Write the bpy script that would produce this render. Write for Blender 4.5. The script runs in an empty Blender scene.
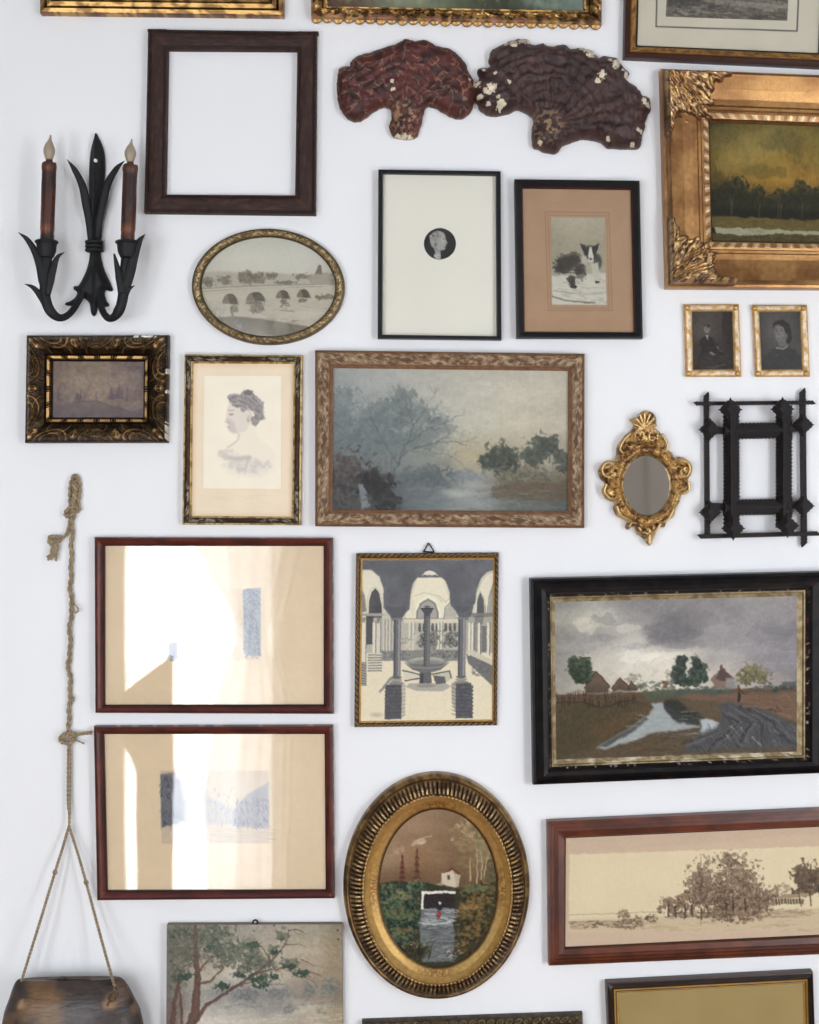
import bpy, math, random
import numpy as np
from mathutils import Vector, Matrix
from mathutils.geometry import delaunay_2d_cdt

# ---------------------------------------------------------------- camera, light, exposure
S = 0.0018            # metres on the wall per pixel of the photograph
DIST = 2.56           # camera to wall
EYE = 1.55            # camera height
scene = bpy.context.scene
cam_data = bpy.data.cameras.new('camera')
cam_data.sensor_width = 36.0; cam_data.lens = 50.0; cam_data.clip_start = 0.05
cam_data.dof.use_dof = True; cam_data.dof.focus_distance = DIST - .012; cam_data.dof.aperture_fstop = 4.0
cam = bpy.data.objects.new('camera', cam_data)
scene.collection.objects.link(cam)
cam.location = (0, -DIST, EYE); cam.rotation_euler = (math.radians(90), 0, 0)
scene.camera = cam
scene.view_settings.view_transform = 'Standard'
scene.view_settings.look = 'None'
scene.view_settings.exposure = 0.34
scene.view_settings.gamma = 1.0
scene.view_settings.use_curve_mapping = False
world = bpy.data.worlds.new('daylight'); scene.world = world
world.use_nodes = True
world.node_tree.nodes['Background'].inputs[0].default_value = (0.75, 0.86, 1.0, 1)
world.node_tree.nodes['Background'].inputs[1].default_value = 1.0

REAR = -3.2; LEFT = -3.3; RIGHT = 2.6; CEIL = 3.0
def area_light(name, loc, rot, sx, sy, radiance, color):
    l = bpy.data.lights.new(name, 'AREA'); l.shape = 'RECTANGLE'; l.size = sx; l.size_y = sy
    l.energy = radiance * math.pi * sx * sy; l.color = color
    o = bpy.data.objects.new(name, l); o.location = loc; o.rotation_euler = rot
    scene.collection.objects.link(o); return o
# daylight in the rear door and left window, plus added fill at the right
DAY = (0.91, 0.955, 1.0)
WIN1 = (-1.15, -0.55, 0.02, 2.26)     # glazed door straight behind the camera: x0, x1, z0, z1
WIN2 = (-2.6, -1.75, 0.35, 1.85)
def day(name, w, radiance, grow=.5, y=REAR-.2):
    area_light(name, ((w[0]+w[1])/2, y, (w[2]+w[3])/2), (math.radians(90), 0, 0), w[1]-w[0]+grow, w[3]-w[2]+grow, radiance, DAY)
FILL_WIN = (1.66, 2.5, .2, 2.2)  # added opening for fill light, evens the wall's brightness towards the right
day('daylight_door', WIN1, 8.5, 0.0, REAR - .015)
day('daylight_window', WIN2, 8.0)
day('fill_light_right', FILL_WIN, 9.5)  # added fill light, not a known window
# ---------------------------------------------------------------- numpy noise and painting helpers
def _hash(ix, iy, seed):
    h = (ix.astype(np.int64) * 374761393 + iy.astype(np.int64) * 668265263 + seed * 974711) & 0xffffffff
    h = ((h ^ (h >> 13)) * 1274126177) & 0xffffffff
    return ((h ^ (h >> 16)) & 0xffff) / 65535.0
def vnoise(x, y, seed=0):
    x = np.asarray(x, float); y = np.asarray(y, float)
    ix = np.floor(x); iy = np.floor(y); fx = x - ix; fy = y - iy
    fx = fx * fx * (3 - 2 * fx); fy = fy * fy * (3 - 2 * fy)
    a = _hash(ix, iy, seed); b = _hash(ix + 1, iy, seed); c = _hash(ix, iy + 1, seed); d = _hash(ix + 1, iy + 1, seed)
    return (a * (1 - fx) + b * fx) * (1 - fy) + (c * (1 - fx) + d * fx) * fy
def fbm(x, y, scale=1.0, octv=4, seed=0):
    s = 0.0; a = 0.5; t = 0.0; f = 1.0 / scale
    for o in range(octv):
        s = s + a * vnoise(x * f + 17.3 * o, y * f - 9.1 * o, seed + o); t += a; a *= 0.5; f *= 2.03
    return s / t
def sstep(a, b, x):
    t = np.clip((x - a) / (b - a), 0, 1); return t * t * (3 - 2 * t)
def C3(c): return np.array(c, float) / 255.0
def lin(c):
    c = np.clip(np.asarray(c, float), 0, 1)
    return np.where(c <= 0.04045, c / 12.92, ((c + 0.055) / 1.055) ** 2.4)

class Pic:
    """a painted surface; coordinates are those of an enlarged crop, k = enlargement"""
    def __init__(s, x0, y0, x1, y1, k, col, res=1.5):
        s.k = k; s.b = (x0, y0, x1, y1)
        s.w = max(4, int((x1 - x0) / k * res)); s.h = max(4, int((y1 - y0) / k * res))
        s.xs = np.linspace(x0, x1, s.w); s.ys = np.linspace(y0, y1, s.h)
        s.X, s.Y = np.meshgrid(s.xs, s.ys); s.px = k / res
        s.im = np.zeros((s.h, s.w, 3)) + C3(col); s.r = random.Random(int(x0 * 7 + y1 * 3 + k * 100))
    def win(s, x0, y0, x1, y1):
        i0, i1 = np.searchsorted(s.xs, [x0, x1]); j0, j1 = np.searchsorted(s.ys, [y0, y1])
        i0 = max(0, i0 - 1); j0 = max(0, j0 - 1); i1 = min(s.w, i1 + 1); j1 = min(s.h, j1 + 1)
        if i1 <= i0 or j1 <= j0: return None
        return slice(j0, j1), slice(i0, i1)
    def put(s, sl, a, col):
        a = a[..., None]; s.im[sl] = s.im[sl] * (1 - a) + C3(col) * a
    def grid(s, rows, xs=None, ys=None, a=1.0):
        g = np.array(rows, float) / 255.0; nh, nw = g.shape[:2]
        xs = np.linspace(s.b[0], s.b[2], nw) if xs is None else np.array(xs, float)
        ys = np.linspace(s.b[1], s.b[3], nh) if ys is None else np.array(ys, float)
        def ax(v, k):
            i = np.clip(np.searchsorted(k, v) - 1, 0, len(k) - 2); f = np.clip((v - k[i]) / (k[i + 1] - k[i]), 0, 1)
            return i, f * f * (3 - 2 * f)
        i, f = ax(s.xs, xs); j, e = ax(s.ys, ys); f = f[None, :, None]; e = e[:, None, None]
        J = j[:, None]; I = i[None, :]
        o = (g[J, I] * (1 - f) + g[J, I + 1] * f) * (1 - e) + (g[J + 1, I] * (1 - f) + g[J + 1, I + 1] * f) * e
        s.im = s.im * (1 - a) + o * a; return s
    def ell(s, cx, cy, rx, ry, col, a=1.0, soft=0.3, rot=0.0):
        R = max(rx, ry) * 1.05 + s.px
        sl = s.win(cx - R, cy - R, cx + R, cy + R)
        if sl is None: return s
        x = s.X[sl] - cx; y = s.Y[sl] - cy
        if rot: c, n = math.cos(rot), math.sin(rot); x, y = x * c + y * n, -x * n + y * c
        d = np.sqrt((x / max(rx, 1e-3)) ** 2 + (y / max(ry, 1e-3)) ** 2)
        sf = max(soft, s.px / max(min(rx, ry), 1e-3) * 0.6)
        s.put(sl, a * (1 - sstep(1 - sf, 1 + sf * 0.2, d)), col); return s
    def poly(s, pts, col, a=1.0, soft=None):
        soft = s.px * 0.7 if soft is None else soft
        P = np.array(pts, float); m = soft + 1
        sl = s.win(P[:, 0].min() - m, P[:, 1].min() - m, P[:, 0].max() + m, P[:, 1].max() + m)
        if sl is None: return s
        x = s.X[sl]; y = s.Y[sl]; ins = np.zeros(x.shape, bool); dist = np.full(x.shape, 1e9)
        for (ax, ay), (bx, by) in zip(P, np.roll(P, -1, 0)):
            c = ((ay > y) != (by > y)) & (x < (bx - ax) * (y - ay) / ((by - ay) if by != ay else 1e-9) + ax); ins ^= c
            dx, dy = bx - ax, by - ay; t = np.clip(((x - ax) * dx + (y - ay) * dy) / (dx * dx + dy * dy + 1e-9), 0, 1)
            dist = np.minimum(dist, np.hypot(x - ax - t * dx, y - ay - t * dy))
        sd = np.where(ins, dist, -dist); s.put(sl, a * sstep(-soft, soft, sd), col); return s
    def rect(s, x0, y0, x1, y1, col, a=1.0, soft=None):
        return s.poly([(x0, y0), (x1, y0), (x1, y1), (x0, y1)], col, a, soft)
    def line(s, pts, w0, col, a=1.0, w1=None, soft=None):
        w1 = w0 if w1 is None else w1; n = len(pts) - 1; sf = s.px * 0.6 if soft is None else soft
        P = np.array(pts, float); m = max(w0, w1) + sf + 1
        sl = s.win(P[:, 0].min() - m, P[:, 1].min() - m, P[:, 0].max() + m, P[:, 1].max() + m)
        if sl is None: return s
        x = s.X[sl]; y = s.Y[sl]; cov = np.zeros(x.shape)
        for i in range(n):
            (ax, ay), (bx, by) = P[i], P[i + 1]; dx, dy = bx - ax, by - ay
            t = np.clip(((x - ax) * dx + (y - ay) * dy) / (dx * dx + dy * dy + 1e-9), 0, 1)
            d = np.hypot(x - ax - t * dx, y - ay - t * dy); u = (i + t) / n; hw = (w0 + (w1 - w0) * u) * 0.5
            k = np.clip(hw / (s.px * 0.5), 0, 1)
            cov = np.maximum(cov, k * (1 - sstep(np.maximum(hw - sf, 0), hw + sf, d)))
        s.put(sl, a * cov, col); return s
    def dabs(s, cx, cy, rx, ry, cols, n, size, a=0.6, asp=0.6, soft=0.6, edge=1.0):
        r = s.r
        for _ in range(n):
            th = r.random() * 6.283; q = math.sqrt(r.random()) * edge
            z = size * (0.5 + r.random()); c = cols[r.randrange(len(cols))]
            s.ell(cx + math.cos(th) * rx * q, cy + math.sin(th) * ry * q, z, z * asp, c, a, soft, r.uniform(-.8, .8))
        return s
    def foli(s, cx, cy, rx, ry, cols, a=.9, sc=None, rough=1.1, fine=.45, light=0.0):
        R = 1.35; sl = s.win(cx - rx * R, cy - ry * R, cx + rx * R, cy + ry * R)
        if sl is None: return s
        X, Y = s.X[sl], s.Y[sl]; sc = sc or max(rx, ry) * .55; sd = s.r.randrange(999)
        d = np.sqrt(((X - cx) / rx) ** 2 + ((Y - cy) / ry) ** 2); n = fbm(X, Y, sc, 3, sd); f = fbm(X, Y, s.k * 2.6, 2, sd + 5)
        al = a * sstep(-.05, .3, 1 - d + (n - .5) * rough + (f - .5) * fine * 2)
        q = np.clip(fbm(X + 99, Y, sc * .45, 3, sd + 9) * 1.9 - .45 + (f - .5) * .7 - light * (Y - cy) / ry * .4, 0, .999) * (len(cols) - 1)
        P = np.array(cols, float) / 255; i = q.astype(int); t = (q - i)[..., None]; col = P[i] * (1 - t) + P[np.minimum(i + 1, len(cols) - 1)] * t
        al = al[..., None]; s.im[sl] = s.im[sl] * (1 - al) + col * al; return s
    def strokes(s, x0, y0, x1, y1, cols, n, L, w, a=0.4, ang=0.0, da=0.2):
        r = s.r
        for _ in range(n):
            x = r.uniform(x0, x1); y = r.uniform(y0, y1); t = ang + r.uniform(-da, da); l = L * (0.5 + r.random())
            s.line([(x, y), (x + l * math.cos(t), y + l * math.sin(t))], w, cols[r.randrange(len(cols))], a)
        return s
    def branch(s, x, y, ang, L, w, col, depth, spread=0.5, a=0.8):
        r = s.r; pts = [(x, y)]
        for i in range(3):
            ang += r.uniform(-.25, .25); x += L / 3 * math.cos(ang); y += L / 3 * math.sin(ang); pts.append((x, y))
        s.line(pts, w, col, a, w * .6)
        if depth > 0:
            for k in range(2 + (r.random() < .4)):
                q = pts[r.randrange(1, 4)]
                s.branch(q[0], q[1], ang + r.uniform(-spread, spread) * 1.6, L * r.uniform(.55, .8), w * .6, col, depth - 1, spread, a)
        return s
    def noise(s, amp, scale, seed=1, octv=4, sx=1.0, sy=1.0, tint=(1, 1, 1), mask=None):
        n = (fbm(s.X / sx, s.Y / sy, scale, octv, seed) - .5) * 2 * amp
        n = n[..., None] * np.array(tint)
        if mask is not None: n = n * mask[..., None]
        s.im = np.clip(s.im + n, 0, 1); return s
    def warp(s, amp, scale, seed=5, fine=.5):
        """brush-like wandering of every edge; amp and scale in crop pixels"""
        f = s.k / s.px / s.k
        dx = (fbm(s.X, s.Y, scale, 3, seed) - .5) * 2 * amp + (fbm(s.X, s.Y, scale * .25, 2, seed + 3) - .5) * 2 * amp * fine
        dy = (fbm(s.X, s.Y, scale, 3, seed + 7) - .5) * 2 * amp + (fbm(s.X, s.Y, scale * .25, 2, seed + 9) - .5) * 2 * amp * fine
        xi = np.clip((s.X + dx - s.xs[0]) / (s.xs[-1] - s.xs[0]) * (s.w - 1), 0, s.w - 1.001); yi = np.clip((s.Y + dy - s.ys[0]) / (s.ys[-1] - s.ys[0]) * (s.h - 1), 0, s.h - 1.001)
        i = xi.astype(int); j = yi.astype(int); a = (xi - i)[..., None]; b = (yi - j)[..., None]; I = s.im
        s.im = (I[j, i] * (1 - a) + I[j, i + 1] * a) * (1 - b) + (I[j + 1, i] * (1 - a) + I[j + 1, i + 1] * a) * b; return s
    def done(s): return np.clip(s.im, 0, 1)
# ---------------------------------------------------------------- the pictures, one painter each
PICS = {}
def pic(f): PICS[f.__name__] = f; return f

@pic
def misty_river():
    p = Pic(68, 82, 755, 500, 2.925, (170, 170, 160))
    p.grid([[(158,160,156),(172,172,164),(184,180,166),(190,184,168),(194,187,168),(190,182,163)],
            [(150,153,150),(166,167,161),(184,180,168),(194,188,172),(198,190,170),(194,186,166)],
            [(132,138,138),(150,153,150),(180,176,162),(190,184,166),(196,186,165),(190,180,160)],
            [(110,116,116),(128,132,130),(160,158,145),(186,172,142),(176,166,145),(168,158,138)],
            [(88,94,96),(96,102,104),(112,116,114),(150,150,144),(120,112,95),(112,103,86)],
            [(70,74,74),(80,86,88),(118,126,126),(150,154,150),(112,118,112),(88,96,92)]],
           ys=[82, 160, 240, 340, 430, 500])
    p.noise(.035, 60, 3, 4, 2, 1).noise(.03, 14, 5, 3, 1.6, 1)
    G = [(108,118,118),(96,108,108),(120,128,126),(88,99,100)]
    for cx, cy, rx, ry, n in [(92,185,45,55,60),(100,290,50,60,60),(180,270,75,70,110),(215,215,60,45,80),(270,185,55,48,80),
                              (330,220,60,40,70),(385,245,42,30,50),(250,290,80,60,110),(330,290,60,45,60),(150,340,70,40,60)]:
        p.foli(cx, cy, rx, ry, sorted(G), .5, 30, 1.3, .6)
    B = (98, 98, 98)
    for pts, w in [([(250,440),(248,390),(262,345),(285,300),(300,250),(295,190)],7),([(262,345),(320,310),(370,300),(430,300),(462,306)],4.5),
                   ([(285,300),(340,265),(400,240),(425,235)],3.5),([(256,360),(215,300),(190,250),(175,210)],4),([(300,250),(340,200),(350,170)],2.6),
                   ([(292,215),(270,160),(285,130)],2.4),([(320,310),(370,330),(400,335)],2.4),([(370,300),(410,285),(440,290)],2),([(215,300),(170,290),(140,300)],2)]:
        p.line(pts, w*1.15, (84,86,88), .62, w*.35)
    for x, y, an in [(430,300,-.2),(400,240,-.3),(295,190,-1.6),(350,170,-1.2),(370,300,-.6),(175,210,-2),(400,335,.2),(340,265,-.9),(300,250,-2.2)]:
        p.branch(x, y, an, 36, 2.2, (92,95,97), 3, .6, .5)
    p.foli(340, 402, 100, 34, [(84,94,98),(96,106,108),(108,116,118)], .8, 22)
    p.dabs(470, 395, 50, 14, [(118,128,138),(128,136,142)], 40, 8, .5)
    for cx, cy, rx, ry in [(560,340,48,52),(595,360,25,35),(520,355,30,28),(680,310,52,42),(650,340,32,30),(735,350,28,36),(715,300,20,22)]:
        p.foli(cx, cy, rx*1.02, ry*1.02, [(56,64,60),(70,78,72),(84,90,80),(98,102,90)], .85, 20, 1.0, .4, .5)
    p.foli(630, 396, 105, 28, [(92,92,78),(112,108,92),(140,132,112)], .85, 14)
    p.foli(260, 300, 170, 130, [(112,122,122),(122,130,128)], .3, 40)
    p.poly([(535,425),(755,410),(755,470),(600,468),(528,455)], (104,88,70), .7, 6)
    p.strokes(535, 415, 750, 465, [(92,78,60),(128,110,84),(110,96,72)], 90, 26, 3, .4)
    p.strokes(270, 435, 755, 495, [(160,166,164),(96,116,120),(134,142,142),(78,94,98)], 110, 40, 2.6, .3, 0, .06)
    p.ell(435, 448, 60, 17, (196,196,184), .6, .8); p.ell(500, 425, 50, 10, (170,172,166), .5, .8)
    p.foli(105, 425, 75, 85, [(38,36,38),(66,60,58),(98,84,76)], .75, 16, 1.2, .8); p.foli(195, 430, 50, 45, [(30,30,32),(46,44,44)], .95, 18); p.foli(225, 470, 50, 30, [(36,38,40),(60,62,62)], .9, 18)
    p.dabs(190, 420, 55, 40, [(40,40,40),(52,50,48),(66,62,58)], 90, 9, .6)
    p.dabs(100, 370, 40, 30, [(90,76,70),(60,52,48),(104,90,84)], 70, 8, .5)
    for x in (90,112,175,205,222,240): p.line([(x,345),(x+2,420)], 5, (110,90,84), .35)
    p.poly([(146,425),(158,420),(166,450),(174,492),(150,494),(148,460)], (150,156,160), .75, 3)
    p.strokes(70, 455, 260, 495, [(96,108,110),(60,66,66),(110,118,118)], 40, 25, 2.5, .4)
    m_ = p.im.mean(2, keepdims=True); p.im = np.clip(p.im + (m_ - .5) * .12, 0, 1)
    p.warp(7, 26)
    for q in ([(480,90),(560,92)],): pass
    return p.noise(.03, 5, 9, 2).done()

@pic
def village_road():
    p = Pic(118, 100, 760, 525, 2.65, (140, 138, 138))
    p.grid([[(132,130,124),(150,147,138),(122,119,118),(128,124,122),(134,129,128),(140,136,132),(138,132,130)],
            [(150,146,136),(178,172,158),(140,136,132),(112,109,110),(136,130,130),(142,136,136),(138,132,132)],
            [(140,136,130),(150,146,140),(176,170,160),(118,115,116),(140,136,134),(132,128,130),(130,126,128)],
            [(146,142,134),(178,171,158),(190,184,170),(196,188,172),(162,155,148),(146,140,140),(134,130,134)],
            [(150,145,135),(176,168,152),(196,188,170),(200,192,174),(180,170,155),(160,150,142),(140,134,134)]],
           ys=[100, 150, 200, 260, 335])
    p.noise(.05, 90, 4, 4, 1.6, 1).noise(.03, 22, 8, 3, 1.5, 1)
    for cx, cy, rx, ry, c, a in [(430,185,80,26,(106,103,105),.7),(395,205,45,22,(104,102,106),.6),(520,160,70,22,(118,113,113),.5),(250,150,40,16,(120,117,115),.5),
                          (310,175,45,14,(196,190,178),.5),(200,165,38,20,(186,180,160),.6),(340,255,80,18,(206,199,184),.6),(400,255,60,14,(210,203,186),.5),(330,225,50,12,(140,136,134),.5),
                          (600,210,90,30,(134,129,131),.4),(690,280,60,30,(120,116,122),.5),(170,230,50,20,(134,131,128),.5),(560,265,60,14,(150,143,140),.5),(240,200,50,13,(128,126,124),.5),(465,225,60,14,(112,109,112),.5)]:
        p.foli(cx, cy, rx, ry, [c, tuple(v + 10 for v in c)], a*.95, rx*.5, 1.2, .1)
    p.strokes(120, 105, 750, 320, [(160,155,150),(116,113,114),(178,171,160)], 150, 26, 5, .12, -.3, .5)
    p.poly([(118,350),(330,348),(440,345),(760,352),(760,525),(118,525)], (104,88,66), 1, 3)
    p.grid([[(96,84,62),(92,84,62),(84,84,66),(110,92,74),(126,98,78),(124,98,80)],
            [(92,80,54),(112,86,58),(88,82,62),(98,86,70),(118,92,72),(124,98,78)],
            [(104,88,60),(96,80,54),(94,82,60),(100,90,78),(104,100,100),(110,102,98)],
            [(100,92,70),(96,86,64),(104,90,66),(84,82,84),(98,96,98),(96,94,94)]], ys=[350,400,450,525], a=0) if False else None
    p.poly([(430,358),(760,362),(760,440),(600,395),(470,372)], (134,104,82), .9, 5)
    p.strokes(450, 360, 755, 420, [(150,116,92),(112,86,68),(128,100,80)], 90, 30, 3, .4, .12, .1)
    p.poly([(118,375),(330,372),(380,390),(370,410),(240,490),(118,520)], (92,80,54), .9, 6)
    p.strokes(120, 380, 330, 500, [(112,88,58),(84,82,52),(124,96,64),(70,66,44),(100,92,60)], 260, 16, 3, .4, -1.2, .5)
    p.poly([(205,440),(370,385),(385,400),(300,440),(225,480)], (120,88,58), .5, 8)
    p.strokes(200, 470, 500, 520, [(118,96,66),(90,74,52),(134,108,74),(80,72,52)], 160, 18, 3, .45, -.1, .4)
    p.poly([(430,350),(560,350),(600,360),(440,362)], (84,98,86), .8, 3)
    p.poly([(350,352),(440,345),(430,370),(360,375)], (92,104,84), .8, 4)
    # the stream
    p.poly([(225,500),(250,478),(310,448),(362,415),(378,395),(372,382),(405,378),(425,395),(450,415),(480,425),(520,425),(552,440),(540,462),(515,478),(500,462),(505,450),(440,455),(372,462),(300,488),(240,502)], (172, 178, 176), 1, 5)
    p.poly([(228,500),(252,478),(312,448),(362,417),(366,425),(318,458),(262,488)], (66,66,62), .7, 4)
    p.poly([(405,378),(440,372),(470,395),(520,425),(500,430),(505,448),(470,440),(440,432),(415,410)], (54,56,52), .85, 5)
    p.poly([(505,428),(535,430),(552,442),(525,474),(508,462)], (192,196,198), .8, 3)
    p.strokes(300, 405, 500, 470, [(216,218,214),(170,176,178),(130,134,136)], 60, 22, 2, .35, .05, .1)
    p.poly([(455,380),(540,378),(556,410),(548,425),(470,405)], (108,92,68), .85, 6)
    # the rutted road
    p.poly([(545,388),(590,384),(660,398),(760,452),(760,512),(455,515),(478,478),(540,452),(560,432),(556,400)], (90, 90, 92), .95, 8)
    for k in range(22):
        x = 570 + k*4 + p.r.uniform(-8,8); e = 462 + k*15 + p.r.uniform(-12,12); y0 = p.r.uniform(392,440)
        p.line([(x-20+(y0-395)*.6,y0),(x+14+k*2,442+p.r.uniform(-6,6)),((x+e)/2+14,472),(e,p.r.uniform(490,516))], p.r.uniform(2,6), [(62,60,64),(126,124,124),(76,74,76),(106,102,100),(54,54,58)][k%5], .5, p.r.uniform(2,7), 2.5)
    for x, y in [(585,450),(600,470),(612,455),(570,470),(640,480),(655,495),(700,460)]: p.line([(x,y),(x+14,y+16)], 4, (176,176,174), .6, 1)
    p.strokes(480, 440, 755, 512, [(120,116,114),(70,68,72),(146,140,134)], 120, 20, 2.4, .35, .9, .3)
    p.line([(620,395),(700,405),(760,440)], 5, (150,118,88), .6)
    p.dabs(700, 408, 20, 6, [(84,74,58)], 14, 6, .5)
    # hedges, trees, houses
    p.dabs(380, 335, 60, 12, [(84,92,80),(100,102,90),(70,80,70)], 80, 6, .5)
    p.dabs(510, 348, 80, 8, [(72,86,78),(88,98,84)], 70, 6, .6); p.dabs(700, 350, 60, 6, [(80,82,74),(66,72,66)], 50, 6, .6)
    p.poly([(720,335),(760,333),(760,350),(720,348)], (70,76,72), .7, 3)
    for cx, cy, rx, ry in [(185,275,38,32),(190,300,28,30),(165,285,18,18)]:
        p.foli(cx, cy, rx, ry, [(46,56,44),(60,70,54),(80,88,68)], .97, 18, .7, .35, .5)
    for cx, cy, rx, ry in [(452,272,22,22),(445,305,24,30),(493,275,18,24),(500,305,30,32),(470,325,45,16)]:
        p.foli(cx, cy, rx, ry, [(42,52,46),(54,64,56),(76,86,72)], .97, 20, .6, .3, .5)
    for cx, cy, rx, ry in [(640,305,36,26),(670,318,28,20),(620,325,26,16)]:
        p.foli(cx, cy, rx, ry, [(78,78,58),(102,98,68),(126,116,80)], .9, 14, 1.1, .5, .6)
    p.dabs(325, 312, 22, 14, [(110,104,92)], 30, 6, .35); p.dabs(425, 310, 14, 20, [(104,98,86)], 30, 5, .35)
    for bx, by, w, h in [(225,290,38,42),(290,308,26,28),(320,318,15,20)]:
        p.poly([(bx-w*.8,by+h),(bx,by),(bx+w,by+h),(bx+w*.8,by+h*1.35),(bx-w*.75,by+h*1.4)], (84, 70, 58), .95, 3)
        p.poly([(bx-w*.8,by+h),(bx,by),(bx+w,by+h),(bx-w*.1,by+h*.85)], (104, 84, 68), .8, 3)
        p.line([(bx-w*.8,by+h),(bx,by),(bx+w,by+h)], 3, (70,54,44), .8)
    p.poly([(533,318),(562,288),(592,318),(600,345),(540,345)], (118, 98, 88), .95, 2); p.poly([(562,288),(596,320),(560,326),(545,318)], (82,64,60), .85, 3)
    p.rect(572,316,600,345,(150,146,142),.6,3); p.rect(558,283,565,296,(96,74,68)); p.rect(403,322,414,340,(110,76,60),.8); p.poly([(570,330),(610,325),(612,350),(575,352)], (120,124,120), .5, 3)
    for k in range(34):
        x = 120 + k*6.4; y = 352 + 9*math.sin(k*.5) + k*.35
        p.line([(x,y-8),(x+p.r.uniform(-5,5),y+20)], 3.2, [(74,56,46),(104,82,66),(58,46,40)][k%3], .65)
    p.line([(120,352),(190,358),(250,368),(332,352)], 4, (110,82,64), .8); p.line([(120,372),(190,372),(240,388),(330,366)], 4, (76,56,46), .8)
    p.ell(607,352,5,8,(120,56,48)); p.rect(603,358,611,382,(52,46,46)); p.ell(606,342,3,3,(90,70,60)); p.line([(612,352),(622,362)],2,(60,50,48))
    p.line([(150,485),(158,490),(166,483),(175,488),(185,484)], 2, (130,60,40), .7)
    p.warp(5, 26, fine=.35)
    lo = sstep(335, 365, p.Y)[..., None]; p.im = p.im * (1 - .16 * lo); m_ = p.im.mean(2, keepdims=True); p.im = np.clip(p.im + (m_ - .47) * .18, 0, 1)
    return p.noise(.025, 6, 5, 2).done()

@pic
def cloister():
    p = Pic(98, 136, 696, 870, 4.55, (214, 206, 184), 1.8)
    D = (92, 92, 94); M = (136, 134, 130); Lt = (216, 208, 186)
    p.noise(.03, 80, 3)
    # far wall of the court
    p.rect(98,136,696,440,(204,198,180)); p.rect(98,400,696,560,(178,172,158))
    # big centre arch lit wall, small arches behind
    p.rect(300,190,520,420,(222,213,188)); p.poly([(345,420),(345,375),(360,335),(400,312),(436,335),(448,375),(448,420)], (160,156,146))
    p.line([(340,420),(342,370),(362,325),(400,302),(438,325),(452,370),(455,420)], 7, (232,224,200)); p.line([(350,420),(352,372),(370,335),(400,318),(428,335),(442,372),(444,420)], 4, (110,108,106))
    p.poly([(475,400),(480,360),(500,340),(530,345),(530,400)], (176,170,156)); p.line([(472,405),(478,355),(500,332),(530,340)], 5, (120,118,114),.8)
    for x in (330,338,345): p.line([(x,395),(x-14,320),(x-30,260)],2,(150,146,136),.4)
    p.line([(340,300),(380,285),(440,300),(465,330)],3,(160,152,136),.6); p.line([(450,300),(480,330),(500,310)],3,(150,144,130),.6)
    p.rect(290,405,540,425,(206,198,176)); p.line([(290,404),(540,404)],3,(120,118,112),.8)
    for k in range(9): x = 362+k*20; p.ell(x,445,7,22,(84,82,80),.85,.2); p.rect(x-6,445,x+6,462,(84,82,80),.85)
    for x in (318,335,448,462): p.rect(x-5,420,x+5,550,(210,204,184)); p.line([(x+5,420),(x+5,550)],2.5,(104,102,100),.8)
    p.foli(400,500,56,46,[(66,68,68),(96,98,94),(136,134,124)],.95,16); p.foli(508,500,50,46,[(74,76,76),(108,108,102),(150,146,134)],.95,14)
    p.dabs(310,520,50,28,[(176,172,158),(128,126,120),(200,192,172)],80,7,.5); p.poly([(280,560),(330,490),(350,470),(340,552)],(206,198,176),.6,4)
    # hedge and low walls
    p.rect(180,548,560,602,(124,122,118),.9,5); p.dabs(250,572,75,20,[(98,98,96),(150,148,138),(112,112,108)],90,7,.6); p.dabs(480,572,80,22,[(98,98,96),(144,142,132),(84,86,84)],90,7,.6)
    # floor
    p.poly([(98,600),(200,596),(560,600),(696,690),(696,870),(98,870)], (220,208,180), 1, 4)
    p.poly([(575,565),(696,620),(696,715),(585,610)], (104,103,102), .95, 3); p.dabs(640,640,40,30,[(128,126,120),(90,90,92)],50,8,.5)
    # left arcade
    p.poly([(98,180),(140,182),(175,210),(196,260),(200,350),(215,400),(98,400)], (216,208,186), 1, 2)
    p.line([(98,180),(140,182),(175,210),(196,262),(202,360)], 6, (186,180,162), .8); 
    p.poly([(128,400),(130,320),(142,280),(160,264),(178,290),(188,340),(190,400)], (70,70,72), .95, 2); p.line([(120,400),(122,310),(138,270),(160,256),(182,282),(194,345),(196,390)], 5, (196,190,170))
    p.poly([(98,270),(112,300),(118,370),(98,375)], (120,118,114), .9, 2)
    p.rect(98,378,215,392,(158,154,144)); p.rect(118,390,150,520,(74,74,76),.95,2)
    p.rect(98,395,118,600,(214,206,186)); p.line([(118,395),(118,600)],3,(110,108,104)); p.rect(148,420,162,560,(214,206,186)); p.rect(166,410,184,560,(206,198,178)); p.line([(163,415),(163,560)],3,(90,90,90)); p.line([(185,410),(185,550)],3,(100,100,100))
    p.poly([(165,395),(185,400),(178,425),(168,425)], (130,128,122)); p.poly([(98,398),(118,396),(112,420),(98,420)],(140,136,128))
    for x in (200,214,228): p.line([(x,405),(x,548)],6,(204,197,178)); p.line([(x+4,405),(x+4,548)],3,(104,102,100),.8)
    p.rect(194,350,240,405,(190,184,168),.8); p.line([(196,350),(240,410)],4,(130,128,122),.7)
    for k in range(7): p.rect(128,560+k*12,192,566+k*12,(206,198,178)); p.rect(128,566+k*12,192,572+k*12,(112,110,106),.85,1.5)
    p.rect(98,600,122,710,(150,146,136)); 
    for k in range(8): p.line([(98,612+k*12),(120,618+k*12)],4,(86,86,86),.8)
    # right arcade
    p.poly([(696,186),(670,196),(642,225),(622,280),(618,350),(620,400),(696,400)], (216,208,186), 1, 2)
    p.line([(696,190),(668,202),(642,232),(624,285)], 6, (180,174,156), .8)
    p.poly([(622,395),(624,320),(636,285),(652,305),(662,350),(664,395)], (84,84,86), .95, 2); p.poly([(672,390),(680,300),(696,250),(696,390)], (150,146,138), .9, 2)
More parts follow.
